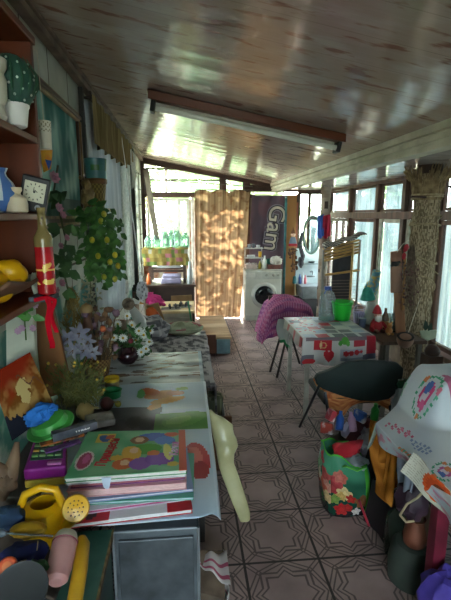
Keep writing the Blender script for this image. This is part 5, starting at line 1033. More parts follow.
# washstand and mirror
t = thing('washstand', 'pale washstand back with a little shelf and grey basin', 'sink', (2.13, 7.25, 0))
mb = MB(); mb.box((2.13, 7.36, .87), (.46, .03, .62)); mb.build('back_panel', M('#b8c6cc', .35, '#9fb0b8', 4), t, smooth=False)
mb = MB(); mb.box((2.13, 7.28, .93), (.26, .14, .015)); mb.build('shelf_board', M('#7f9096', .4), t, smooth=False)
mb = MB(); mb.hexa([V((1.95, 7.02, .36)), V((2.32, 7.02, .36)), V((2.32, 7.34, .36)), V((1.95, 7.34, .36))], [V((1.91, 6.98, .58)), V((2.36, 6.98, .58)), V((2.36, 7.34, .58)), V((1.91, 7.34, .58))]); mb.build('basin', M('#8c9498', .35, '#747c80'), t, smooth=False, bevel=.012)
mb = MB(); mb.tube([(2.16, 7.33, .78), (2.16, 7.24, .80), (2.16, 7.17, .78), (2.16, 7.16, .73)], .014, 10); mb.tube([(2.10, 7.33, .70), (2.24, 7.33, .70)], .012); mb.build('tap', M('#8a9094', .2, None, 9, 0, .9), t)
mb = MB(); mb.box((2.13, 7.18, .18), (.34, .30, .36)); mb.build('pedestal', M('#4a4c50', .6), t, smooth=False)
for x, c_, h, lab in ((1.955, '#3a5aa0', .17, 'dark blue bottle at the left of the washstand'), (2.005, '#c9cdd4', .20, 'white tube beside the dark blue bottle on the washstand'), (2.05, '#c4606c', .15, 'pinkish small bottle on the washstand')): small('bottle', lab, 'bottle', x, 7.26, .583, .024, h, c_)
small('soap_dish', 'dark soap dish on the washstand shelf', 'dish', 2.16, 7.28, .94, .06, .03, '#4a565c', 'bowl')
mr = thing('mirror', 'oval mirror in a green-grey frame above the washstand', 'mirror', (2.13, 7.25, 1.10)); c = V((2.13, 7.22, 1.42)); rx, rz_ = .145, .31
mb = MB(); pts = []
for k in range(49): a = 2*PI*k/48; pts.append(c+V((math.cos(a)*rx, 0, math.sin(a)*rz_)))
mb.tube(pts, .02, 8, False); mb.build('frame', M('#6f8a84', .4, '#4f6660'), mr)
mb = MB(); mb.prism([p+V((0, -.003, 0)) for p in pts[:-1]], (0, .012, 0)); mb.build('mirror_glass', M('#c4d0cf', .05, '#b4c2c0', 1, 0, 1.0), mr, smooth=False)
mb = MB(); mb.box((1.90, 7.39, .98), (.035, .03, 1.96)); tag(mb.build('batten', M('#8a4a3c', .6), smooth=False), 'reddish upright batten left of the oval mirror', 'post')
# ================================================================= RIGHT SIDE
# birch pole with cloths
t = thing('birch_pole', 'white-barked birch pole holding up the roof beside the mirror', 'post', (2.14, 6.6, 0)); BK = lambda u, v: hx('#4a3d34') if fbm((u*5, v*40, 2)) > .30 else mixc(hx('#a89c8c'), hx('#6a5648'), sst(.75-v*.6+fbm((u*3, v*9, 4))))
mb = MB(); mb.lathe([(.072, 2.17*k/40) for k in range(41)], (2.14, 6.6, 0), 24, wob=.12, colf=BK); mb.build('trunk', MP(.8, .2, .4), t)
for x0, x1, c_, lab in ((317.5, 324, '#2f5aa8', 'blue cloth hung on the birch pole'), (322.5, 330.5, '#c02340', 'red cloth hung on the birch pole right of the blue one')):
    A, B_, C_, D = C(x0, 216, 6.52), C(x1, 214, 6.52), C(x1-.5, 238, 6.52), C(x0, 236, 6.52); q_ = quad(A, B_, C_, D); mb = MB(); mb.sheet(lambda u, v: q_(u, v)+V((0, -.03*math.sin(u*PI)-.012*math.sin(u*12+v*3), -.03*math.sin(u*5)*v)), 14, 14); tag(mb.build('cloth', M(c_, .8, None, 12, .2), solid=.008), lab, 'cloth')
# bamboo drying rack and dark panel
YR = 4.95; t = thing('drying_rack', 'bamboo and metal drying rack behind the green bucket', 'rack', (1.9, YR, 0)); BM = wood('#cfa866', '#a37d44', 0, .4)
ri = lambda px, py, y=YR: C(px, py, y)
for (x0, ya, x1, yb) in ((323, 252, 360, 243), (323, 255, 360, 246), (323, 258, 360, 249), (323, 261, 360, 252), (325, 275, 360, 270), (323, 249, 359, 240)):
    mb = MB(); a, b = ri(x0, ya), ri(x1, yb); mb.tube([a.lerp(b, k/8) for k in range(9)], [.013+(.0022 if k % 2 else 0) for k in range(9)], 10); mb.build('bamboo_bar', BM, t)
for x in (323.5, 360):
    mb = MB(); a = ri(x, 240 if x > 330 else 250); mb.tube([a, V((a.x, a.y, .0))], .014, 10); mb.build('post', M('#8f8b84', .35, None, 9, 0, .7), t)
mb = MB(); a = ri(353, 245, YR-.03); mb.tube([a, V((a.x, a.y, .3))], .014, 10); mb.build('post', BM, t)
mb = MB()
for k in range(14): y = 280+3*k; mb.tube([ri(325, y+1), ri(360, y)], .0035, 6)
mb.build('wire_shelf', M('#8a8078', .35, None, 9, 0, .6), t)
mb = MB(); a = ri(342, 285, 5.08); mb.box((a.x-.01, 5.08, .70), (.24, .03, 1.40)); tag(mb.build('panel', M('#34333a', .5, '#26252a'), smooth=False), 'dark upright panel standing behind the drying rack', 'panel')
mb = MB(); mb.sheet(lambda u, v: ri(324, 249, 4.9).lerp(ri(366, 234, 4.9), u)+V((.0, .10*v-.02, .05*v-.03*v*u+.012*math.sin(u*16))), 50, 14, lambda u, v: hx('#c9c4b8') if int(u*50+v*4) % 3 == 0 else hx('#4a4642')); tag(mb.build('folded_blind', MP(.5), solid=.012), 'folded slatted blind lying tilted on top of the drying rack', 'blind')
# blanket-covered chair
t = thing('folding_chair', 'dark folding chair hidden under the pink checked blanket', 'chair', (1.1, 4.9, 0)); DM = M('#2e2624', .4, None, 9, 0, .3)
for a, b in (((.93, 4.60, 0), (1.14, 4.9, .46)), ((.97, 4.42, 0), (1.18, 4.8, .46)), ((1.30, 5.2, 0), (1.1, 4.95, .46)), ((1.34, 4.85, 0), (1.2, 4.9, .46))): mb = MB(); mb.tube([a, b], .013, 8); mb.build('leg', DM, t)
mb = MB(); mb.box((1.19, 4.98, .46), (.40, .40, .03)); mb.build('seat', DM, t, smooth=False)
mb = MB(); mb.box((1.20, 5.18, .62), (.38, .03, .30)); mb.build('backrest', DM, t, smooth=False)
def CHK(u, v):
    c = mixc(hx('#7a3a70'), hx('#a8527c'), sst(.5+1.2*fbm((u*7, v*7, 2)))); return mixc(c, hx('#c08aa8'), .6) if int(u*65) % 2 == 0 and int(v*40) % 2 == 0 else c
def pb(u, v):
    ang = PI*(1.02-.98*u); r = 1.0; hgt = .53+.12*math.sin(PI*u); rad_x = .30+.03*math.sin(v*6)
    x = 1.185+math.cos(ang)*rad_x+.02*fbm((u*5, v*5, 1)); z = .50+(.83-.50)*math.sin(ang)**.8-.03 if math.sin(ang) > 0 else .54
    y = 4.72+.55*v
    if u < .25: z = .36+(z-.36)*(u/.25)**.7; x -= .05*(1-u/.25)
    if u > .8: z -= (u-.8)*1.2
    return (x, y-.10*(1-math.sin(max(0, ang))), z+.03*fbm((u*6, v*7, 4))-.06*abs(v-.5))
mb = MB(); mb.sheet(pb, 130, 80, CHK); ep = 1
def pe_(u, v):
    p = V(pb(u, 0)); return (p.x+.0*v, p.y-.02*math.sin(u*30)*v-.02*v, p.z-(p.z-.36)*v*.9)
mb.sheet(pe_, 130, 24, CHK); tag(mb.build('blanket', MP(.85, .2, .2), solid=.012), 'pink and purple checked blanket draped over the folding chair', 'blanket')
mb = MB(); mb.ball(C(288, 302, 5.0), .16, .12, .045, 20, wob=.35, sc=3); tag(mb.build('shawl', M('#9a8088', .9, '#7a6068', 16, .3)), 'greyish folded shawl on top of the pink checked blanket', 'blanket')
# table with heart-printed cloth
TX0, TX1, TY0, TY1, TZ = .965, 1.56, 3.40, 4.12, .745
t = thing('table', 'small white-legged table under the red heart-printed tablecloth', 'table', (1.26, 3.76, 0)); WLEG = M('#a8a49c', .5, '#8a867e', 8)
mb = MB(); mb.box((1.262, 3.76, TZ-.02), (.58, .70, .025)); mb.build('tabletop', M('#b0a594', .5), t, smooth=False)
for x in (1.02, 1.51):
    for y in (3.45, 4.07): mb = MB(); mb.box((x, y, .355), (.036, .036, .71)); mb.build('leg', WLEG, t, smooth=False, bevel=.003)
for c_, d_ in (((1.262, 3.45, .67), (.5, .02, .09)), ((1.262, 4.07, .67), (.5, .02, .09)), ((1.02, 3.76, .66), (.02, .62, .10)), ((1.51, 3.76, .67), (.02, .62, .09))): mb = MB(); mb.box(c_, d_); mb.build('apron', M('#7d6a55', .6), t, smooth=False)
def heart(cx, cy, s): return lambda u, v: (((u-cx)/s)**2+((v-cy)/s)**2-.55)**3-((u-cx)/s)**2*((v-cy)/s)**3*1.0 < 0
hp = Paint('#c9c6c4'); rnd = random.Random(12); pal = ['#b3202c', '#8f96a4', '#c9c9cc', '#6f6a74', '#c24450', '#a8b4c4', '#d8d4d0', '#5c5a66']
# (u along x, v: 0 hanging front hem .. .34 table edge .. 1 far edge)
for j in range(6):
    for i in range(5):
        x0, y0_ = .03+i*.195+rnd.uniform(-.02, .02), .35+j*.11; hp.rect(x0, y0_, x0+.165, y0_+.09, rnd.choice(pal))
for k in range(26): hp.ell(rnd.uniform(.03, .45), rnd.uniform(.5, 1.0), .028, .014, '#b8283a', rnd.uniform(-1, 1))
hp.rect(.05, .30, .97, .345, '#7a6a72'); hp.rect(.16, .185, .40, .31, '#b3202c'); hp.ell(.28, .245, .05, .04, '#d0b070').ell(.28, .245, .035, .028, '#b3202c').ell(.25, .25, .012, .05, '#d8c088')
hp.rect(.0, .0, .17, .12, '#6e6a78'); hp.fn(heart(.36, .10, .085), '#c01f2e'); hp.ell(.10, .03, .09, .035, '#c0242c'); hp.rect(.52, .06, .82, .2, '#a9aebb'); hp.ell(.60, .15, .035, .03, '#b81f2c').ell(.67, .155, .035, .03, '#b81f2c').ell(.74, .16, .035, .03, '#b81f2c').ell(.80, .165, .02, .02, '#b81f2c').rect(.53, .06, .82, .10, '#7c8290')
hp.rect(.88, .12, 1, .36, '#a82030'); hp.rect(.82, .05, 1, .12, '#54566a'); hp.ell(.58, .30, .05, .045, '#4c9a38').ell(.52, .27, .03, .03, '#3f8a30').ell(.62, .27, .025, .035, '#58a844')
hp.rect(.70, .23, .86, .30, '#b83040')
def tcl(u, v):
    x = TX0-.01+(TX1-TX0+.03)*u; w_ = .012*math.sin(u*15)+.006*math.sin(u*37)
    if v < .34:
        s = (.34-v)/.34; return (x+.02*s*(u-.5), TY0-.012-.01*s+w_*s, TZ+.002-.24*s+.02*s*math.sin(u*7+.5))
    return (x, TY0-.012+(TY1-TY0+.02)*(v-.34)/.66, TZ+.003+.001*math.sin(u*20))
mb = MB(); mb.sheet(tcl, 90, 110, hp); mb.sheet(lambda u, v: (TX0-.012-.012*v+.006*math.sin(u*16)*v, TY0-.01+(TY1-TY0)*u*.9, TZ-.075*v*(1+.3*math.sin(u*7))), 50, 10, lambda u, v: hx('#b04048') if int(u*9) % 3 == 0 else hx('#b5b0ac'))
mb.sheet(lambda u, v: (TX1+.022+.012*v, TY0-.01+(TY1-TY0)*u, TZ-.12*v), 40, 8, lambda u, v: hx('#a82a38') if int(u*9) % 2 == 0 else hx('#b5b0ac'))
tag(mb.build('tablecloth', MP(.4, .4), solid=.0025), 'white tablecloth printed with red hearts and grey patches', 'tablecloth')
mb = MB(); q_ = quad(C(278, 320, 4.2), C(290, 322, 4.05), C(291, 347, 4.05), C(279, 343, 4.25)); mb.sheet(lambda u, v: q_(u, v)+V((-.02*math.sin(u*5+v*4), 0, .02*math.sin(u*4))), 16, 16, lambda u, v: hx('#3f8a5c') if v > .88 else hx('#b8bab8')); tag(mb.build('towel', MT('#fff', attr=True, transl=.2), solid=.004), 'white cloth with a green edge hanging at the far corner of the table', 'cloth')
# water bottle
c = V((1.345, 3.97, TZ+.006)); t = thing('water_bottle', 'big clear plastic water bottle with a blue cap on the table', 'bottle', c); PL = MG('#eef5f8', .2, '#d4e2ea', .08)
k = ppm(3.97); pr = [(0, .002), (.066, .0), (.078, .008)]
for i in range(16): z = .012+.19*i/15; pr.append((.079-.004*(i % 3 == 1), z))
pr += [(.077, .215), (.068, .25), (.05, .28), (.032, .298), (.028, .303)]
mb = MB(); mb.lathe(pr, c, 36); mb.build('plastic_body', PL, t)
mb = MB(); mb.lathe([(0, .004), (.074, .006), (.0745, .055), (0, .056)], c, 32); mb.build('water', MG('#bcd8d0', .10, '#b0d0c8'), t)
mb = MB(); mb.lathe([(.031, .300), (.033, .302), (.033, .328), (.029, .333), (0, .333)], c, 24); mb.build('cap', M('#2a4ea8', .35), t)
mb = MB(); mb.tube([c+V((-.03, -.03, .29)), c+V((-.05, -.055, .27)), c+V((-.04, -.06, .30)), c+V((0, -.04, .312)), c+V((.03, -.03, .30))], .004, 8); mb.build('carry_loop', M('#2f5aa8', .4), t)
# green bucket
c = V((1.50, 3.98, TZ+.006)); t = thing('bucket', 'bright green plastic bucket on the table', 'bucket', c); GB = M('#2fc23c', .35, '#27ac34', 4)
mb = MB(); mb.lathe([(.070, 0), (.074, .004), (.096, .165), (.103, .168), (.103, .182), (.099, .184), (.094, .17), (.071, .012), (0, .010)], c, 40); mb.build('body', GB, t)
mb = MB(); pts = [c+V((.102*math.cos(a), .102*math.sin(a)-.004, .172-.035*math.sin(a*1.0-PI)*0-.012*abs(math.sin(a)))) for a in [PI+PI*k/16 for k in range(17)]]; mb.tube(pts, .004, 8); mb.build('handle', M('#28a834', .4), t)
# side ledge with figures
t = thing('side_shelf', 'narrow brown side table with figures beside the heart-printed table', 'table', (1.83, 3.75, 0))
mb = MB(); mb.box((1.84, 3.78, .683), (.40, .80, .03)); mb.build('tabletop', wood('#5a4435', '#3d2d22', 1), t, smooth=False, bevel=.003)
for x, y in ((1.70, 3.42), (1.99, 3.42), (1.70, 4.12), (1.99, 4.12)): mb = MB(); mb.box((x, y, .334), (.035, .035, .668)); mb.build('leg', M('#6d675e', .6), t, smooth=False)
ZS = .70
c = V((1.70, 4.05, ZS)); t = thing('basket', 'small lilac plastic basket with a handle behind the table corner', 'basket', c)
mb = MB(); bcl = lambda u, v: hx('#8a84a8') if (int(u*28) % 2 and .2 < v < .8) else hx('#b9b2d4')
mb.lathe([(.042, 0), (.045, .003)]+[(.045+.012*k/6, .003+.10*k/6) for k in range(7)]+[(.055, .106), (.045, .012), (0, .01)], c+V((0, 0, .0)), 30, colf=bcl); mb.build('body', MP(.4), t)
mb = MB(); mb.tube([c+V((-.055, 0, .10)), c+V((-.05, 0, .155)), c+V((-.03, 0, .175)), c+V((.03, 0, .175)), c+V((.05, 0, .155)), c+V((.055, 0, .10))], .005); mb.tube([c+V((-.045, 0, .13)), c+V((.045, 0, .13))], .004); mb.build('handle', M('#c4c0d4', .4), t)
c = V((1.735, 3.72, ZS)); t = thing('gnome_figurine', 'seated gnome figure with a red suit and white beard on the side table', 'figurine', c)
mb = MB(); mb.lathe([(.05, 0), (.058, .02), (.055, .07), (.035, .11), (.02, .125), (0, .13)], c, 20); mb.build('suit', M('#b01f2c', .6, '#8a1620', 10), t)
mb = MB(); mb.ball(c+V((0, -.01, .15)), .034, .033, .036, 16); mb.build('head', M('#c9a890', .6), t)
mb = MB(); mb.ball(c+V((0, -.03, .125)), .034, .02, .034, 14, wob=.3); mb.build('beard', M('#d8d6d0', .8), t)
mb = MB(); mb.lathe([(.04, .168), (.043, .172), (.03, .215), (.012, .245), (0, .25)], c, 18); mb.build('hat', M('#b3222e', .6), t)
mb = MB(); mb.tube([c+V((-.04, -.02, .09)), c+V((-.07, -.05, .05)), c+V((-.05, -.075, .03))], [.016, .015, .011], 8); mb.tube([c+V((.04, -.02, .09)), c+V((.07, -.05, .05)), c+V((.05, -.075, .03))], [.016, .015, .011], 8); mb.build('arms', M('#a81d28', .6), t)
mb = MB(); mb.ball(c+V((-.03, -.075, .018)), .022, .04, .018, 10); mb.ball(c+V((.03, -.075, .018)), .022, .04, .018, 10); mb.build('boots', M('#5a3a2a', .6), t)
c = V((1.80, 4.0, ZS)); t = thing('hat_figurine', 'white figure wearing a big teal knitted hat behind the red gnome', 'figurine', c)
mb = MB(); mb.lathe([(.055, 0), (.06, .02), (.055, .16), (.04, .22), (0, .23)], c, 20); mb.build('body', M('#c9c8c4', .6), t)
mb = MB(); mb.ball(c+V((0, 0, .25)), .045, .042, .048, 16); mb.build('head', M('#c9b8a8', .6), t)
mb = MB(); mb.lathe([(.07, .245), (.074, .25), (.058, .30), (.042, .345), (.022, .365), (0, .37)], c, 22, (0, -.15, 0), wob=.1); mb.build('hat', M('#3a9a84', .85, '#2c8070', 30, .3), t)
c = V((1.80, 3.60, ZS)); t = thing('bear_figurine', 'small orange-brown bear figure at the front of the side table', 'figurine', c)
mb = MB(); mb.ball(c+V((0, 0, .035)), .033, .03, .036, 14); mb.ball(c+V((0, -.005, .085)), .025, .024, .024, 14); mb.ball(c+V((-.018, 0, .108)), .009, n=8); mb.ball(c+V((.018, 0, .108)), .009, n=8); mb.build('body', M('#b0743a', .6), t)
mb = MB(); mb.ball(c+V((-.018, -.03, .012)), .014, .022, .012, 10); mb.ball(c+V((.018, -.03, .012)), .014, .022, .012, 10); mb.build('paws', M('#d0a060', .6), t)
c = V((1.815, 3.72, ZS)); t = thing('bottle', 'slender dark brown bottle behind the small bear', 'bottle', c); mb = MB(); mb.lathe([(.03, 0), (.033, .006), (.034, .12), (.022, .16), (.012, .18), (.012, .215), (0, .216)], c, 20); mb.build('glass_body', M('#4a3526', .25, '#6a4a30', 8), t)
mb = MB(); mb.lathe([(.0345, .04), (.0345, .10)], c, 20); mb.build('label', M('#9a7a4a', .5, '#c4a868', 30), t)
c = V((1.91, 3.70, ZS)); t = thing('glass_jar', 'clear glass jar right of the brown bottle on the side table', 'jar', c); mb = MB(); mb.lathe([(0, .003), (.045, 0), (.05, .008), (.05, .13), (.042, .145), (.042, .165), (.039, .165), (.047, .125), (.047, .012), (0, .01)], c, 26); mb.build('jar_body', MG('#d0dcdc', .15), t)
mb = MB(); mb.lathe([(0, .012), (.044, .012), (.044, .07), (0, .075)], c, 20); mb.build('contents', M('#8a8c88', .7, '#b9bab4', 20), t)
small('cup', 'blue-grey cup between the lilac basket and the gnome', 'cup', 1.66, 3.86, ZS, .035, .09, '#6a7a94', 'tub'); small('cup', 'pale cup at the back of the side table', 'cup', 1.96, 3.98, ZS, .035, .10, '#c4c9c9', 'tub')
# oven mitt
q = PX(374, 284, 2.36); t = thing('oven_mitt', 'teal knitted oven mitt hanging by the side window', 'oven mitt', PX(370, 298, 2.36)); MC = lambda u, v: hx('#a88a3a') if fbm((u*8, v*5, 4)) > .25 else mixc(hx('#3c7f86'), hx('#58a0a0'), sst(.5+fbm((u*20, v*14, 1))))
mb = MB(); mb.tube([PX(377, 271, 2.36), PX(376, 276, 2.36), PX(373.5, 285, 2.36), PX(371, 293, 2.36), PX(369, 297, 2.36)], [.05, .055, .07, .068, .025], 20); mb.tube([PX(369, 283, 2.36), PX(366, 287, 2.36), PX(365, 291, 2.36)], [.025, .024, .012], 12); mb.build('knitted_body', M('#4c7f8a', .9, '#9a8a48', 22, .3, lo=.48, hi=.62), t)
mb = MB(); mb.tube([PX(377, 271, 2.36), PX(378, 258, 2.38), V((2.44, PX(378, 250, 2.40).y, 1.70))], .004); mb.build('loop', M('#5a4a3a'), t)
# straw-wrapped column
SX, SY, SR = 2.135, 3.75, .112
t = thing('straw_column', 'thick column wrapped in straw matting and rope, flaring at the top', 'column', (SX, SY, 0)); STC = lambda u, v: mixc(hx('#73664f'), hx('#b8a688'), sst(.5+1.6*fbm((u*70, v*75, 2))+.4*fbm((u*9, v*12, 1))))
mb = MB(); pr = [(SR*(1+.02*math.sin(k*.5)), 2.1*k/170) for k in range(171)]; mb.lathe(pr, (SX, SY, 0), 120, wob=.06, colf=STC); mb.build('straw_matting', MP(.9, .2, .8), t)
mb = MB(); rnd = random.Random(77)
for k in range(130):
    a = rnd.uniform(0, 2*PI); z0_ = rnd.uniform(.1, 1.85); l_ = rnd.uniform(.06, .18); da = rnd.uniform(-.06, .06); mb.tube([(SX+(SR+.006)*math.cos(a), SY+(SR+.006)*math.sin(a), z0_), (SX+(SR+.010)*math.cos(a+da/2), SY+(SR+.010)*math.sin(a+da/2), z0_+l_/2), (SX+(SR+.004)*math.cos(a+da), SY+(SR+.004)*math.sin(a+da), z0_+l_)], .003, 4)
o = mb.build('straw_strands', M('#8d7a58', .9, '#64543a', 30), t); o['kind'] = 'stuff'
mb = MB()
for k in range(150):
    a = rnd.uniform(0, 2*PI); f_ = rnd.uniform(.75, 1.25); dz = rnd.uniform(-.07, .02); p0 = V((SX+(SR+.004)*math.cos(a), SY+(SR+.004)*math.sin(a), 1.88)); p1 = V((SX+(SR+.022*f_)*math.cos(a), SY+(SR+.022*f_)*math.sin(a), 2.03)); p2 = V((SX+(SR+.085*f_)*math.cos(a+.1), SY+(SR+.085*f_)*math.sin(a+.1), 2.16+dz)); mb.tube([p0, p1, p2], [.006, .006, .003], 5)
o = mb.build('straw_fringe', M('#a08c68', .9, '#6d5a3e', 20), t); o['kind'] = 'stuff'
mb = MB(); mb.lathe([(SR*.9, 2.05), (SR*.95, 2.174)], (SX, SY, 0), 24); mb.build('core', DARKWOOD, t)
RP = M('#b8a684', .9, '#8f7f60', 40)
for z0_, tilt, ph in ((1.925, .0, 0), (1.90, .01, 1), (1.66, .015, 2), (1.70, .05, 1.2), (1.38, -.06, .6), (1.12, .10, 2.2), (.70, .03, 0), (.52, -.05, 1)):
    mb = MB(); mb.tube([(SX+(SR+.016)*math.cos(2*PI*k/40), SY+(SR+.016)*math.sin(2*PI*k/40), z0_+tilt*math.cos(2*PI*k/40+ph)) for k in range(41)], .007, 6, False); mb.build('rope', RP, t)
mb = MB(); mb.bar((SX-.20, SY-.10, 1.905), (SX-.08, SY-.125, 1.90), .02, .015); mb.bar((SX+.12, SY-.11, 1.99), (SX+.20, SY-.12, 1.98), .025, .015); tag(mb.build('wooden_peg', DARKWOOD, smooth=False), 'short wooden peg stuck under the top rope of the straw column', 'peg')
# things hung on the column
t = thing('chopping_board', 'brown wooden chopping board hanging left of the straw column, upper one', 'chopping board', C(397, 293, 3.6)); q_ = [C(391, 252, 3.64), C(402, 250, 3.6), C(403, 293, 3.56), C(391, 293, 3.6)]
mb = MB(); mb.prism(q_, (.005, .025, 0)); mb.build('board', wood('#8a5e40', '#6a442c', 2), t, smooth=False, bevel=.004)
mb = MB(); mb.tube([C(397, 252, 3.6), C(403, 244, 3.62), C(409, 240, 3.63)], .003); mb.build('string', CREAM, t)
t = thing('chopping_board', 'long brown board hanging below the upper chopping board', 'chopping board', C(400, 336, 3.6)); mb = MB(); mb.prism([C(394, 292, 3.66), C(404, 290, 3.64), C(406, 338, 3.62), C(396, 336, 3.64)], (.005, .022, 0)); mb.build('board', wood('#9a6c48', '#74492c', 2), t, smooth=False, bevel=.004)
mb = MB(); mb.ball(C(395, 264, 3.54), .035, .025, .02, 16, wob=.3); mb.tube([C(391, 266, 3.54), C(400, 262, 3.54)], .012); tag(mb.build('padlock', M('#2a2624', .5)), 'small dark bracket on the upper chopping board', 'bracket')
t = thing('red_pepper_string', 'red ribbon bow above the dried herb bundle', 'ribbon', C(406, 262, 3.55)); mb = MB(); mb.ball(C(406, 248, 3.55), .022, .018, .035, 12, (0, .3, 0), wob=.3); mb.ball(C(404, 256, 3.55), .018, .016, .03, 12, wob=.3); mb.build('bow', M('#b02432', .5), t)
t = thing('wooden_spoon', 'long pale wooden stick hanging beside the red ribbon', 'spoon', C(404, 300, 3.58)); mb = MB(); mb.tube([C(405, 258, 3.57), C(404, 285, 3.57), C(403, 310, 3.57)], [.012, .011, .015]); mb.build('handle', M('#a8763c', .5), t)
t = thing('dried_herb_bundle', 'brown bundle of dried herbs tied to the straw column', 'plant', C(412, 310, 3.55)); mb = MB(); rnd = random.Random(41)
for k in range(170):
    a = C(411+rnd.uniform(-3, 4), 250+rnd.uniform(-6, 10), 3.58+rnd.uniform(-.03, .03)); b = C(409+rnd.gauss(1, 5), rnd.uniform(275, 318), 3.56+rnd.uniform(-.06, .04)); m_ = a.lerp(b, .5)+V((rnd.uniform(-.01, .01), 0, 0)); mb.tube([a, m_, b], [.0025, .0022, .001], 4)
mb.build('stems', M('#54463a', .9, '#7a6a56', 20), t); mb = MB()
for k in range(70): mb = MB(); mb.ball(C(409+rnd.gauss(0, 4.5), rnd.uniform(262, 305), 3.54+rnd.uniform(-.05, .04)), rnd.uniform(.006, .013), n=6); mb.build('seed_head', M('#7a5c54', .9, '#4f3a34', 20), t)
mb = MB(); p = [C(417, 258, 3.6), C(428, 266, 3.61), C(438, 274, 3.64)]; mb.tube(p, .005); mb.tube([C(415, 252, 3.6), C(425, 246, 3.61), C(438, 238, 3.64)], .005); tag(mb.build('cord', RP), 'crossed cord holding the herb bundle to the column', 'cord')
c = C(405, 341, 3.30); t = thing('coconut_bowl', 'brown half-shell bowl with a dark inside hung at the column foot', 'bowl', c-V((0, 0, .06))); mb = MB(); mb.lathe([(0, -.07), (.03, -.064), (.05, -.048), (.063, -.022), (.067, .0), (.066, .034)], c+V((0, 0, .01)), 28, (.35, -.15, 0)); mb.build('shell', M('#84634f', .5, '#a0806c', 9), t)
mb = MB(); mb.lathe([(.058, .018), (.064, .022), (.066, .034), (.058, .036), (0, .026)], c+V((0, 0, .01)), 26, (.35, -.15, 0)); mb.build('rim', M('#1e1a1a', .5), t)
mb = MB(); mb.tube([c+V((.03, .03, .03)), V((SX-.05, SY-.118, 1.02))], .003); mb.build('cord', CREAM, t)
t = thing('fabric_leaf', 'pale green folded fabric leaf tucked on the straw column', 'ornament', C(427, 345, 3.58)); mb = MB(); mb.prism([C(420, 331, 3.58), C(437, 330, 3.58), C(436, 338, 3.57), C(427, 341, 3.56), C(422, 338, 3.57)], (0, .01, 0)); mb.build('leaf', M('#a9b49a', .7), t, smooth=False)
mb = MB(); mb.leaf(C(425, 331, 3.57), (0, -.1, 1), (0, -1, 0), .10, .05); mb.leaf(C(428, 331, 3.57), (.4, -.1, 1), (0, -1, 0), .08, .05); mb.build('dark_leaf', M('#2c4434', .6), t)
mb = MB(); mb.tube([C(425, 344, 3.57), C(423, 355, 3.57), C(428, 358, 3.57), C(436, 352, 3.58), C(436, 342, 3.58)], .005); tag(mb.build('cord', RP), 'loose cord loop low on the straw column', 'cord')
# office chair seen from behind
t = thing('chair', 'black chair seen from behind with an orange cushion on its seat', 'chair', (1.22, 3.0, 0)); YB = 2.72; BKM = M('#23302f', .5, '#1a2524', 4)
prof = [(313, 375), (316, 371.5), (326, 370), (340, 365.5), (350, 362), (364, 361), (382, 361), (394, 361.5), (399, 366), (398, 376), (394, 389), (387, 397), (376, 400.5), (360, 400.5), (345, 396.5), (331, 391), (321, 386), (315, 381)]
mb = MB(); n_ = len(prof); b0 = []
def bkp(x, y, off): p = C(357+(x-357)*1.02, 381+(y-381)*1.02, YB); cx = (x-358)/45; return p+V((0, off-.07*(1-cx*cx)*-1-.07, 0))
mb.v += [bkp(x, y, 0) for x, y in prof]+[bkp(x, y, .035) for x, y in prof]+[bkp(360, 381, 0), bkp(360, 381, .035)]
for i in range(n_):
    j = (i+1) % n_; mb.face((i, j, 2*n_)); mb.face((n_+j, n_+i, 2*n_+1)); mb.face((i, n_+i, n_+j, j))
mb.build('backrest', BKM, t, bevel=.006)
mb = MB(); mb.box((1.20, 3.04, .43), (.46, .42, .05)); mb.build('seat', BKM, t, smooth=False, bevel=.015)
mb = MB(); CU = lambda u, v: mixc(hx('#b3603a'), hx('#d8935c'), sst(.5+fbm((u*9, v*9, 2))*1.4))
mb.sheet(lambda u, v: C(328+62*u, 397+2*math.sin(u*6)+(10+5*math.sin(u*5+2)+9*math.exp(-((u-.2)/.1)**2))*v, 2.78-.02*math.sin(v*3)), 50, 10, CU); mb.sheet(lambda u, v: (C(328+62*u, 398+3*math.sin(u*6), 2.78).x, 2.78+.36*v, .47+.02*math.sin(u*9+v*7)+.02*math.sin(v*PI)), 40, 20, CU); tag(mb.build('cushion', MP(.85, .2, .2), solid=.012), 'orange patterned cushion drooping from the black chair seat', 'cushion')
for a, b in ((C(319, 386, 2.80), V((.93, 3.30, 0))), (C(325, 392, 2.78), V((1.02, 2.62, 0))), (C(388, 398, 2.78), V((1.50, 2.62, 0))), (C(392, 392, 2.84), V((1.44, 3.25, 0)))): mb = MB(); mb.tube([a, b], .011, 10); mb.build('leg', M('#34343a', .35, None, 9, 0, .6), t)
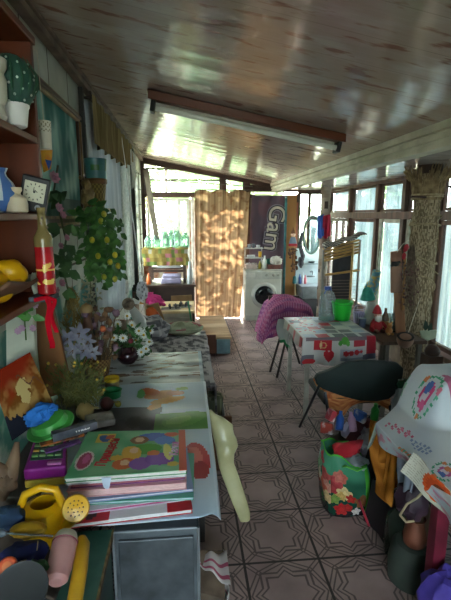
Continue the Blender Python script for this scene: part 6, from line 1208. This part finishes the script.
# heap on the floor behind the floral bag
hp_ = thing
t = thing('carrier_bag', 'dark carrier bag full of oddments between the black chair and floral bag', 'bag', (1.16, 2.62, 0)); mb = MB(); mb.ball((1.17, 2.60, .19), .22, .18, .20, 26, wob=.2, sc=2); mb.build('bag_body', M('#3a2c34', .6, '#54262f', 6), t)
rnd = random.Random(55)
odd = [('bottle', 'bottle', 'blue plastic bottle poking out of the heap under the black chair', 340, 421, '#2450a0', 'b'), ('bottle', 'bottle', 'pink and white bottle upright in the heap under the black chair', 352, 422, '#c9a0c4', 'b'), ('bottle', 'bottle', 'dark green bottle with a green top at the right of the heap', 375, 412, '#2f8a3a', 'b'), ('toy', 'toy', 'red and white packet at the left of the heap under the chair', 331, 415, '#a8303c', 'x'), ('packet', 'packet', 'blue packet behind the pink and white bottle', 360, 416, '#3a5ca4', 'x'), ('packet', 'packet', 'maroon packet in the heap right of the pink bottle', 367, 424, '#6a2436', 'x'), ('packet', 'packet', 'pale lilac packet in front of the blue bottle', 346, 430, '#b4b0cc', 'x'), ('packet', 'packet', 'small red-orange packet at the left front of the heap', 327, 428, '#a44034', 'x'), ('lid', 'lid', 'dark brown lid lying in the front of the heap', 345, 438, '#3c2a28', 'l')]
for nm, cat, lab, x, y, c_, k_ in odd:
    p = C(x, y, 2.55); mb = MB(); e = (rnd.uniform(-.4, .4), rnd.uniform(-.5, .5), rnd.uniform(0, 3))
    if k_ == 'b': mb.lathe([(.02, -.06), (.026, -.055), (.026, .02), (.012, .045), (.012, .065), (0, .066)], p, 16, e)
    elif k_ == 'x': mb.box(p, (.08, .035, .07), e)
    else: mb.lathe([(.05, -.01), (.06, 0), (.05, .012), (0, .014)], p, 20, (.5, .3, 0))
    tag(mb.build(nm, M(c_, .4, '#d8d4d4' if k_ == 'x' else None, 14, lo=.5, hi=.62), smooth=(k_ != 'x'), bevel=.004 if k_ == 'x' else 0), lab, cat)
# floral shopping bag
t = thing('shopping_bag', 'glossy shopping bag printed with roses and green trim on the floor', 'bag', (.98, 2.3, 0)); cxb, cyb = .945, 2.30
def fbag(u, v):
    n = 4; a = 2*PI*u+PI*1.25; ca, sa = math.cos(a), math.sin(a); p_ = 3.2; r = (abs(ca)**p_+abs(sa)**p_)**(-1/p_)
    k = .92+.12*math.sin(v*PI*.9)-.06*v; wob = 1+.05*fbm((ca*2, sa*2, v*5), 1, 3); h = .35+.065*math.cos(2*PI*(u-.875))+.015*math.sin(u*31)
    return V((cxb+.145*ca*r*k*wob-.02*v, cyb+.125*sa*r*k*wob, .004+h*v))
fp = Paint(lambda u, v: mixc(hx('#1c4638'), hx('#478a6c'), sst((v-.25)*1.6+.4*fbm((u*9, v*4, 1)))))
fp.fn(lambda u, v: v < .16 and fbm((u*20, v*5, 2)) > -.2, '#24262a')
for cx, cy, r, c_ in ((.03, .60, .05, '#b8484c'), (.055, .68, .04, '#c46a5c'), (.01, .48, .04, '#a83c40'), (.08, .42, .045, '#d8c08a'), (.06, .36, .03, '#c8a05c'), (.12, .36, .03, '#b0302c'), (.06, .14, .04, '#b82a2c'), (.10, .18, .03, '#a82c2c'), (.95, .62, .05, '#b85450'), (.97, .48, .04, '#c88a7a'), (.92, .40, .05, '#c0604c'), (.97, .30, .04, '#d0b080'), (.90, .22, .04, '#3c7a3a'), (.02, .30, .03, '#7a9a4a'), (.16, .10, .03, '#d8d4d0'), (.2, .3, .05, '#8a5a3a'), (.90, .80, .04, '#b04a50'), (.84, .66, .05, '#7aa87c'), (.86, .50, .04, '#c8c0a4'), (.82, .36, .04, '#a84038'), (.80, .80, .04, '#a8c8c0')):
    for s_, d_ in ((1, 1.0), (.7, .85), (.4, 1.1)): fp.sh.append(((lambda cx, cy, r: lambda u, v: ((u-cx)/r)**2+((v-cy)/(r*2.4))**2 < 1+.35*math.sin(5*math.atan2(v-cy, (u-cx)*2.4)))(cx, cy, r*s_), mul(hx(c_), d_)))
fp.fn(lambda u, v: abs(u-.235) < .014 or abs(u-.765) < .012 or v > .965, '#4fae3c')
mb = MB(); mb.sheet(fbag, 160, 70, fp); mb.build('bag_body', MP(.22, .5), t, solid=.003)
mb = MB(); mb.box((cxb, cyb, .006), (.24, .2, .008)); mb.build('base', M('#1f2226'), t, smooth=False)
for s_ in (-1, 1):
    mb = MB(); mb.tube([(cxb-.07, cyb+s_*.11, .33), (cxb-.06, cyb+s_*.14, .35), (cxb-.0, cyb+s_*.16, .33), (cxb+.06, cyb+s_*.14, .34), (cxb+.07, cyb+s_*.11, .31)], .006, 8); mb.build('handle', M('#5fb848', .5), t)
q_ = quad(C(333, 447, 2.3), C(364, 442, 2.25), C(360, 452, 2.18), C(337, 460, 2.2)); mb = MB(); mb.sheet(lambda u, v: q_(u, v)+V((0, .01*math.sin(u*8), .035*math.sin(u*PI)*math.sin(v*PI)+.01*fbm((u*4, v*4, 0)))), 24, 16); tag(mb.build('cloth', M('#c01f30', .7, '#9a1526', 7), solid=.03), 'folded bright red cloth at the mouth of the floral bag', 'cloth')
mb = MB(); mb.ball(C(352, 462, 2.26), .085, .07, .05, 22, wob=.5, sc=3, seed=3); tag(mb.build('plastic_wrap', MG('#c4ccd4', .6, '#c0c8d4', .15)), 'crumpled whitish plastic wrap in the floral bag', 'plastic')
mb = MB(); mb.ball(C(370, 446, 2.42), .08, .08, .11, 20, wob=.4, sc=3, seed=8); tag(mb.build('plastic_bag', M('#8f929c', .4, '#6a6d78', 7)), 'grey knotted plastic bag behind the floral bag', 'bag')
mb = MB(); mb.ball(C(381, 470, 2.3), .085, .11, .22, 20, wob=.2, sc=2, seed=9); tag(mb.build('sack', M('#24242a', .7, '#15151a', 6)), 'black sack standing between the floral bag and the near table', 'sack')
mb = MB(); a, b = C(362, 508, 2.05), C(370, 540, 1.95); mb.box((1.06, 2.06, .15), (.05, .16, .26), (0, .2, .3)); mb2 = mb; t = thing('case', 'dark flat case with a red edge lying by the floral bag', 'case', (1.06, 2.06, 0)); mb.build('body', M('#1e1c22', .5), t, smooth=False, bevel=.006)
mb = MB(); mb.bar(C(359, 500, 1.99), C(369, 526, 1.97), .008, .012); mb.build('red_edge', M('#9a2838', .4), t, smooth=False)
# near right table under the printed cloth
t = thing('table', 'table with dark red legs under the embroidered white cloth', 'table', (1.35, 1.7, 0)); RL = M('#7a2238', .5, '#5c1628', 6)
mb = MB(); mb.prism([V((.94, 1.10, .72)), V((1.76, 1.10, .72)), V((1.76, 2.08, .72)), V((1.24, 2.08, .72)), V((.94, 1.83, .72))], (0, 0, .03)); mb.build('tabletop', M('#6a5648', .6), t, smooth=False)
for x, y in ((1.05, 1.53), (1.72, 2.02), (1.72, 1.12)): mb = MB(); mb.box((x, y, .36), (.055, .055, .72)); mb.build('leg', RL, t, smooth=False, bevel=.003)
mb = MB(); mb.box((1.52, 2.01, .825), (.34, .13, .15)); tag(mb.build('box', M('#6d5a48', .8), smooth=False, bevel=.02), 'box under the cloth at the far side of the near table', 'box')
def hz(x, y): return .756+.20*sst((y-1.76)/.13)*sst((x-1.10)/.17)
EMB = Paint(lambda u, v: mixc(hx('#c0c9d2'), hx('#d6dce0'), sst(.5+fbm((u*5, v*5, 3)))))
def wreath(cx, cy, s, inner):
    for k in range(22): a = 2*PI*k/22; EMB.ell(cx+s*math.cos(a), cy+s*.9*math.sin(a), s*.14, s*.09, ['#3f9a74', '#58ab88'][k % 2], a+.9)
    for k, c_ in ((1, '#d8804c'), (3.2, '#d88a5a'), (5.2, '#d8708a')): EMB.ell(cx+s*math.cos(k), cy+s*.9*math.sin(k), s*.2, s*.18, c_)
    EMB.ell(cx, cy, s*.62, s*.5, inner[0]).ell(cx-s*.1, cy, s*.35, s*.3, '#d8ccd8').ell(cx+s*.35, cy+s*.12, s*.3, s*.28, inner[1]).ell(cx-s*.45, cy-.1*s, s*.2, s*.3, inner[2])
# u across x (.91..1.78), v along y (1.10..2.13)
def uvp(px, py, z=.765):
    p = PZ(px, py, z); return (p.x-.905)/.875, (p.y-1.10)/(.77+.26*clamp((p.x-.905)/.27))
for px, py, s_, inn in ((424, 413, .075, ('#d0407a', '#4a6ab8', '#d85a94')), (432, 386, .060, ('#4a7ac0', '#3a5ab0', '#d88a5a')), (446, 470, .07, ('#c05a94', '#d8804c', '#4a6ab8')), (470, 400, .09, ('#c0406a', '#5a7ac0', '#c04a70')), (500, 440, .09, ('#c0406a', '#5a7ac0', '#c04a70'))): wreath(*uvp(px, py), s_, inn)
for k in range(10): u_, v_ = uvp(442+1.5*k, 412+1.2*k+3*(k % 2)); EMB.ell(u_, v_, .016, .022, '#c0688c')
for k in range(5): u_, v_ = uvp(401+3*k, 399-.8*k); EMB.ell(u_, v_, .014, .014, '#7ab098')
for k in range(22): u_, v_ = uvp(386+1.1*k+2*(k % 3), 424+.55*k-3*(k % 2)); EMB.ell(u_, v_, .010, .012, ['#cf7090', '#d88aa0', '#c05a7a'][k % 3])
for k in range(14): u_, v_ = uvp(412+1.4*k, 438+.6*k+3*(k % 3)); EMB.ell(u_, v_, .009, .010, '#7f90b4')
for k in range(9): u_, v_ = uvp(400+1.5*k, 446+1.2*k); EMB.ell(u_, v_, .012, .012, ['#d8805a', '#5aa888'][k % 2])
def clt(u, v):
    x = .905+.875*u; y = 1.10+(.77+.26*clamp((x-.905)/.27))*v; return V((x, y, hz(x, y)+.008*fbm((u*6, v*6, 1))+.003*math.sin(u*20+v*14)))
mb = MB(); mb.sheet(clt, 110, 120, EMB)
mb.sheet(lambda u, v: (lambda p: V((p.x+.02*math.sin(u*11)*v-.02*v, p.y+.035*v+.02*math.sin(u*15)*v, p.z-(p.z-.60)*v*1.0)))(clt(u, 1)), 60, 20, lambda u, v: mixc(hx('#a9b4a8'), hx('#8fa492'), sst(.5+fbm((u*6, v*6, 0)))))
mb.sheet(lambda u, v: (lambda p: V((p.x-.012*v-.015*math.sin(u*17)*v, p.y, p.z-.035*v*(1+.4*math.sin(u*9)))))(clt(0, u)), 60, 8, lambda u, v: mixc(hx('#b9c2cb'), hx('#ca86a0'), sst((fbm((u*14, v*3, 2)))*3)))
tag(mb.build('tablecloth', MP(.6, .3), solid=.003), 'white cloth embroidered with flower wreaths over the near right table', 'tablecloth')
# hanging cloths and printed paper at the table's left side
q_ = quad(C(374, 421, 1.95), C(397, 432, 1.86), C(396, 486, 1.84), C(376, 496, 1.93)); OC = lambda u, v: mixc(hx('#8a5420'), hx('#c47e34'), sst(.5+1.3*fbm((u*7, v*5, 2))))
mb = MB(); mb.sheet(lambda u, v: q_(u, v)+V((-.02*math.sin(u*13+v*4), .025*math.sin(u*11+v*5), (.05*math.sin(u*6+1)-.03)*v)), 40, 40, OC); tag(mb.build('shawl', MT('#fff', attr=True, transl=.15), solid=.006), 'mustard orange cloth hanging from the far corner of the near table', 'cloth')
q_ = quad(C(399, 445, 1.74), C(413, 462, 1.62), C(411, 492, 1.6), C(401, 500, 1.7)); mb = MB(); mb.sheet(lambda u, v: q_(u, v)+V((-.012*math.sin(u*10+v*3), 0, 0)), 16, 20); tag(mb.build('rag', MT('#8d95a4', '#6c7484', .2), solid=.004), 'grey cloth hanging beside the mustard cloth', 'cloth')
gp = Paint(lambda u, v: hx('#b9b6a8') if not (int(v*30) % 3 == 0 and fbm((u*30, v*4, 0)) > -.1 and u < .35) else hx('#8d8a80')); gp.fn(lambda u, v: ((u-.66)/.30)**2+((v-.42)/.44)**2 < 1+.12*math.sin(16*math.atan2(v-.42, u-.66)), '#c4501e'); gp.fn(lambda u, v: ((u-.66)/.22)**2+((v-.40)/.30)**2 < 1+.2*math.sin(14*math.atan2(v-.42, u-.66)), '#a83c14'); gp.ell(.70, .34, .12, .15, '#5c2a18')
A, B_, C_, D = C(414, 452, 1.50), C(455, 497, 1.30), C(455, 525, 1.28), C(400, 471, 1.50); q_ = quad(A, B_, C_, D); mb = MB(); mb.sheet(lambda u, v: q_(u, v)+V((.006*math.sin(u*9), 0, 0)), 80, 40, gp)
tag(mb.build('calendar_sheet', MP(.5), solid=.002), 'newsprint sheet with a big orange gerbera sticking out under the cloth', 'paper')
# jars and sacks beneath
def bigjar(x, y, r, h, lab, tint):
    t = thing('glass_jar', lab, 'jar', (x, y, 0), 'jars under the near table'); mb = MB(); mb.lathe([(0, .006), (r*.85, .002), (r, .02), (r, h*.66), (r*.9, h*.76), (r*.52, h*.88), (r*.52, h), (r*.48, h), (r*.47, h*.88), (r*.85, h*.75), (r*.95, h*.65), (r*.95, .03), (0, .02)], (x, y, 0), 28); mb.build('jar_body', MG(tint, .18, '#8fa898'), t)
    mb = MB(); mb.lathe([(r*.54, h*.93), (r*.56, h*.94), (r*.56, h*1.03), (0, h*1.035)], (x, y, 0), 24); mb.build('lid', M('#2a2c2c', .5), t)
p = PZ(399, 548, 0); bigjar(1.10, 1.88, .09, .30, 'large dark glass jar on the floor behind the green-grey sack', '#5c7064'); bigjar(1.28, 1.98, .09, .30, 'large glass jar deeper under the near table', '#6c8078')
p = C(408, 562, 1.72); mb = MB(); mb.lathe([(.085, 0), (.105, .02), (.115, .10), (.10, .19), (.08, .215), (0, .22)], (p.x+.02, 1.72, 0), 28, wob=.08); tag(mb.build('sack', M('#39423b', .8, '#2a312c', 6)), 'green-grey rounded sack on the floor by the red table leg', 'sack')
c = V((p.x+.01, 1.70, .222)); t = thing('clay_pot', 'reddish-brown clay pot on the green-grey sack', 'pot', c); mb = MB(); mb.lathe([(.04, 0), (.05, .01), (.055, .05), (.04, .10), (.035, .13), (.042, .14), (.036, .14), (.03, .1), (0, .06)], c, 24); mb.build('body', M('#7a4632', .6, '#5a3022', 8), t)
p = C(423, 530, 1.72); mb = MB(); mb.ball(p+V((0, .03, 0)), .066, .07, .13, 24, wob=.12, sc=2); tag(mb.build('canvas_bag', M('#6f6250', .9, '#564a3a', 6, .2)), 'tan canvas bag wedged between the red leg and clay pot', 'bag')
mb = MB(); p = C(412, 500, 1.66); mb.ball(p, .07, .07, .085, 20, wob=.3, sc=3); tag(mb.build('dark_bag', M('#2e1f2c', .6, '#46303c', 8)), 'dark maroon bag hanging under the near table', 'bag')
mb = MB(); mb.tube([C(400, 515, 1.6), C(407, 504, 1.58), C(417, 498, 1.57), C(425, 490, 1.56)], .005, 8); mb.tube([C(400, 515, 1.6), C(406, 522, 1.6), C(414, 521, 1.6)], .005, 8); tag(mb.build('cord', M('#b0a080', .8)), 'pale twisted cord on the dark maroon bag', 'cord')
mb = MB(); p = C(440, 582, 1.42); mb.ball((p.x+.04, 1.44, .16), .10, .09, .16, 22, wob=.25, sc=3); tag(mb.build('purple_bag', M('#5a48b0', .7, '#3c2f84', 7)), 'purple cloth bundle at the bottom right corner', 'bag')
mb = MB(); mb.ball((p.x+.19, 1.36, .16), .07, .07, .15, 20, wob=.25, sc=3); tag(mb.build('black_bundle', M('#18181e', .8)), 'black cloth beside the purple bundle in the right corner', 'cloth')
mb = MB(); a, b = PZ(416, 588, .03), PZ(428, 600, .03); mb.bar(a, b, .05, .055); tag(mb.build('wood_block', wood('#7a6a50', '#5a4c38', 1), smooth=False, bevel=.004), 'small wooden block on the floor by the red table leg', 'block')
mb = MB(); mb.box((1.62, 2.62, .42), (.10, .10, .84)); mb.ball((1.62, 2.62, .86), .05, .05, .05, 10); tag(mb.build('old_pole', DARKWOOD), 'dark short post between the straw column and the near table', 'post')
mb = MB(); mb.ball(C(404, 385, 2.5), .05, .06, .04, 16, wob=.3); tag(mb.build('plastic_bottle', MG('#3f8a6c', .4, '#3f7a60')), 'dark green crumpled plastic bottle between the black chair and white cloth', 'bottle')
mb = MB(); p = C(402, 392, 2.45); mb.ball((p.x, p.y, p.z/2+.02), .06, .07, p.z/2+.03, 22, wob=.25, seed=5); tag(mb.build('plastic_bag', M('#a4acb4', .4, '#868e98', 7)), 'whitish plastic bag between the black chair and the near table', 'bag')
# ================================================================= CEILING LAMP
t = thing('ceiling_lamp', 'long tube lamp on a brown board across the sloping ceiling', 'lamp', (.46, 3.36, zc(.46)-.02)); sl_ = -.19
def cl(x, y, dz): return V((x, y, zc(x)-dz))
x0, x1 = -.24, 1.17
mb = MB(); mb.hexa([cl(x0, 3.20, .062), cl(x1, 3.20, .062), cl(x1, 3.42, .062), cl(x0, 3.42, .062)], [cl(x0, 3.20, .004), cl(x1, 3.20, .004), cl(x1, 3.42, .004), cl(x0, 3.42, .004)]); mb.build('board', wood('#6b3516', '#4a220c', 0, .4, 6), t, smooth=False, bevel=.004)
mb = MB(); mb.hexa([cl(x0+.04, 3.28, .085), cl(x1-.06, 3.28, .085), cl(x1-.06, 3.34, .085), cl(x0+.04, 3.34, .085)], [cl(x0+.04, 3.27, .062), cl(x1-.06, 3.27, .062), cl(x1-.06, 3.35, .062), cl(x0+.04, 3.35, .062)]); mb.build('housing', M('#c4c4b4', .4), t, smooth=False, bevel=.004)
mb = MB(); mb.tube([cl(x0+.05, 3.25, .105), cl(x1-.05, 3.25, .105)], .019, 18); mb.build('tube', M('#e8eadc', .25, '#dadfd0', 3), t)
for x in (x0+.03, x1-.04):
    mb = MB(); mb.box(cl(x, 3.27, .098), (.03, .10, .075), (0, .19, 0)); mb.build('end_holder', M('#1c1c1c', .5), t, smooth=False, bevel=.006)
# ================================================================= LIGHT AND CAMERA
W = bpy.data.worlds.new('World'); SC.world = W; W.use_nodes = True
nt = W.node_tree; nt.nodes.clear()
sk = N(nt, 'ShaderNodeTexSky', sky_type='NISHITA'); sk.sun_disc = False; sk.sun_elevation = math.radians(42); sk.sun_rotation = math.radians(-8); sk.altitude = 100; sk.air_density = 1.2; sk.dust_density = 4.0; sk.ozone_density = 1.0
mxw = N(nt, 'ShaderNodeMixRGB'); mxw.inputs[0].default_value = .75; mxw.inputs[2].default_value = (5.6, 5.5, 5.9, 1)
nt.links.new(sk.outputs[0], mxw.inputs[1])
bg = N(nt, 'ShaderNodeBackground'); bg.inputs[1].default_value = 1.5; wo = N(nt, 'ShaderNodeOutputWorld')
nt.links.new(mxw.outputs[0], bg.inputs[0]); nt.links.new(bg.outputs[0], wo.inputs[0])
sl = bpy.data.lights.new('sun', 'SUN'); sl.energy = 28; sl.angle = math.radians(.6); sl.color = (1, .86, .66)
so = bpy.data.objects.new('sun', sl); COL.objects.link(so)
sd = V((-.10, -1, -.62)).normalized()      # travels from the garden end towards the camera
so.rotation_euler = sd.to_track_quat('-Z', 'Y').to_euler(); so.location = (2, 14, 9)
cd = bpy.data.cameras.new('camera'); cam = bpy.data.objects.new('camera', cd); COL.objects.link(cam)
cd.sensor_fit = 'AUTO'; cd.sensor_width = 36; cd.lens = FPX/600*36; cd.clip_start = .05; cd.clip_end = 200
cam.location = (0, 0, CH)
mt = Matrix((RT, UP, -FW)).transposed().to_4x4(); mt.translation = V((0, 0, CH)); cam.matrix_world = mt
SC.camera = cam
SC.view_settings.view_transform = 'Standard'; SC.view_settings.look = 'None'; SC.view_settings.gamma = 1; SC.view_settings.use_curve_mapping = False
SC.view_settings.exposure = 1.55
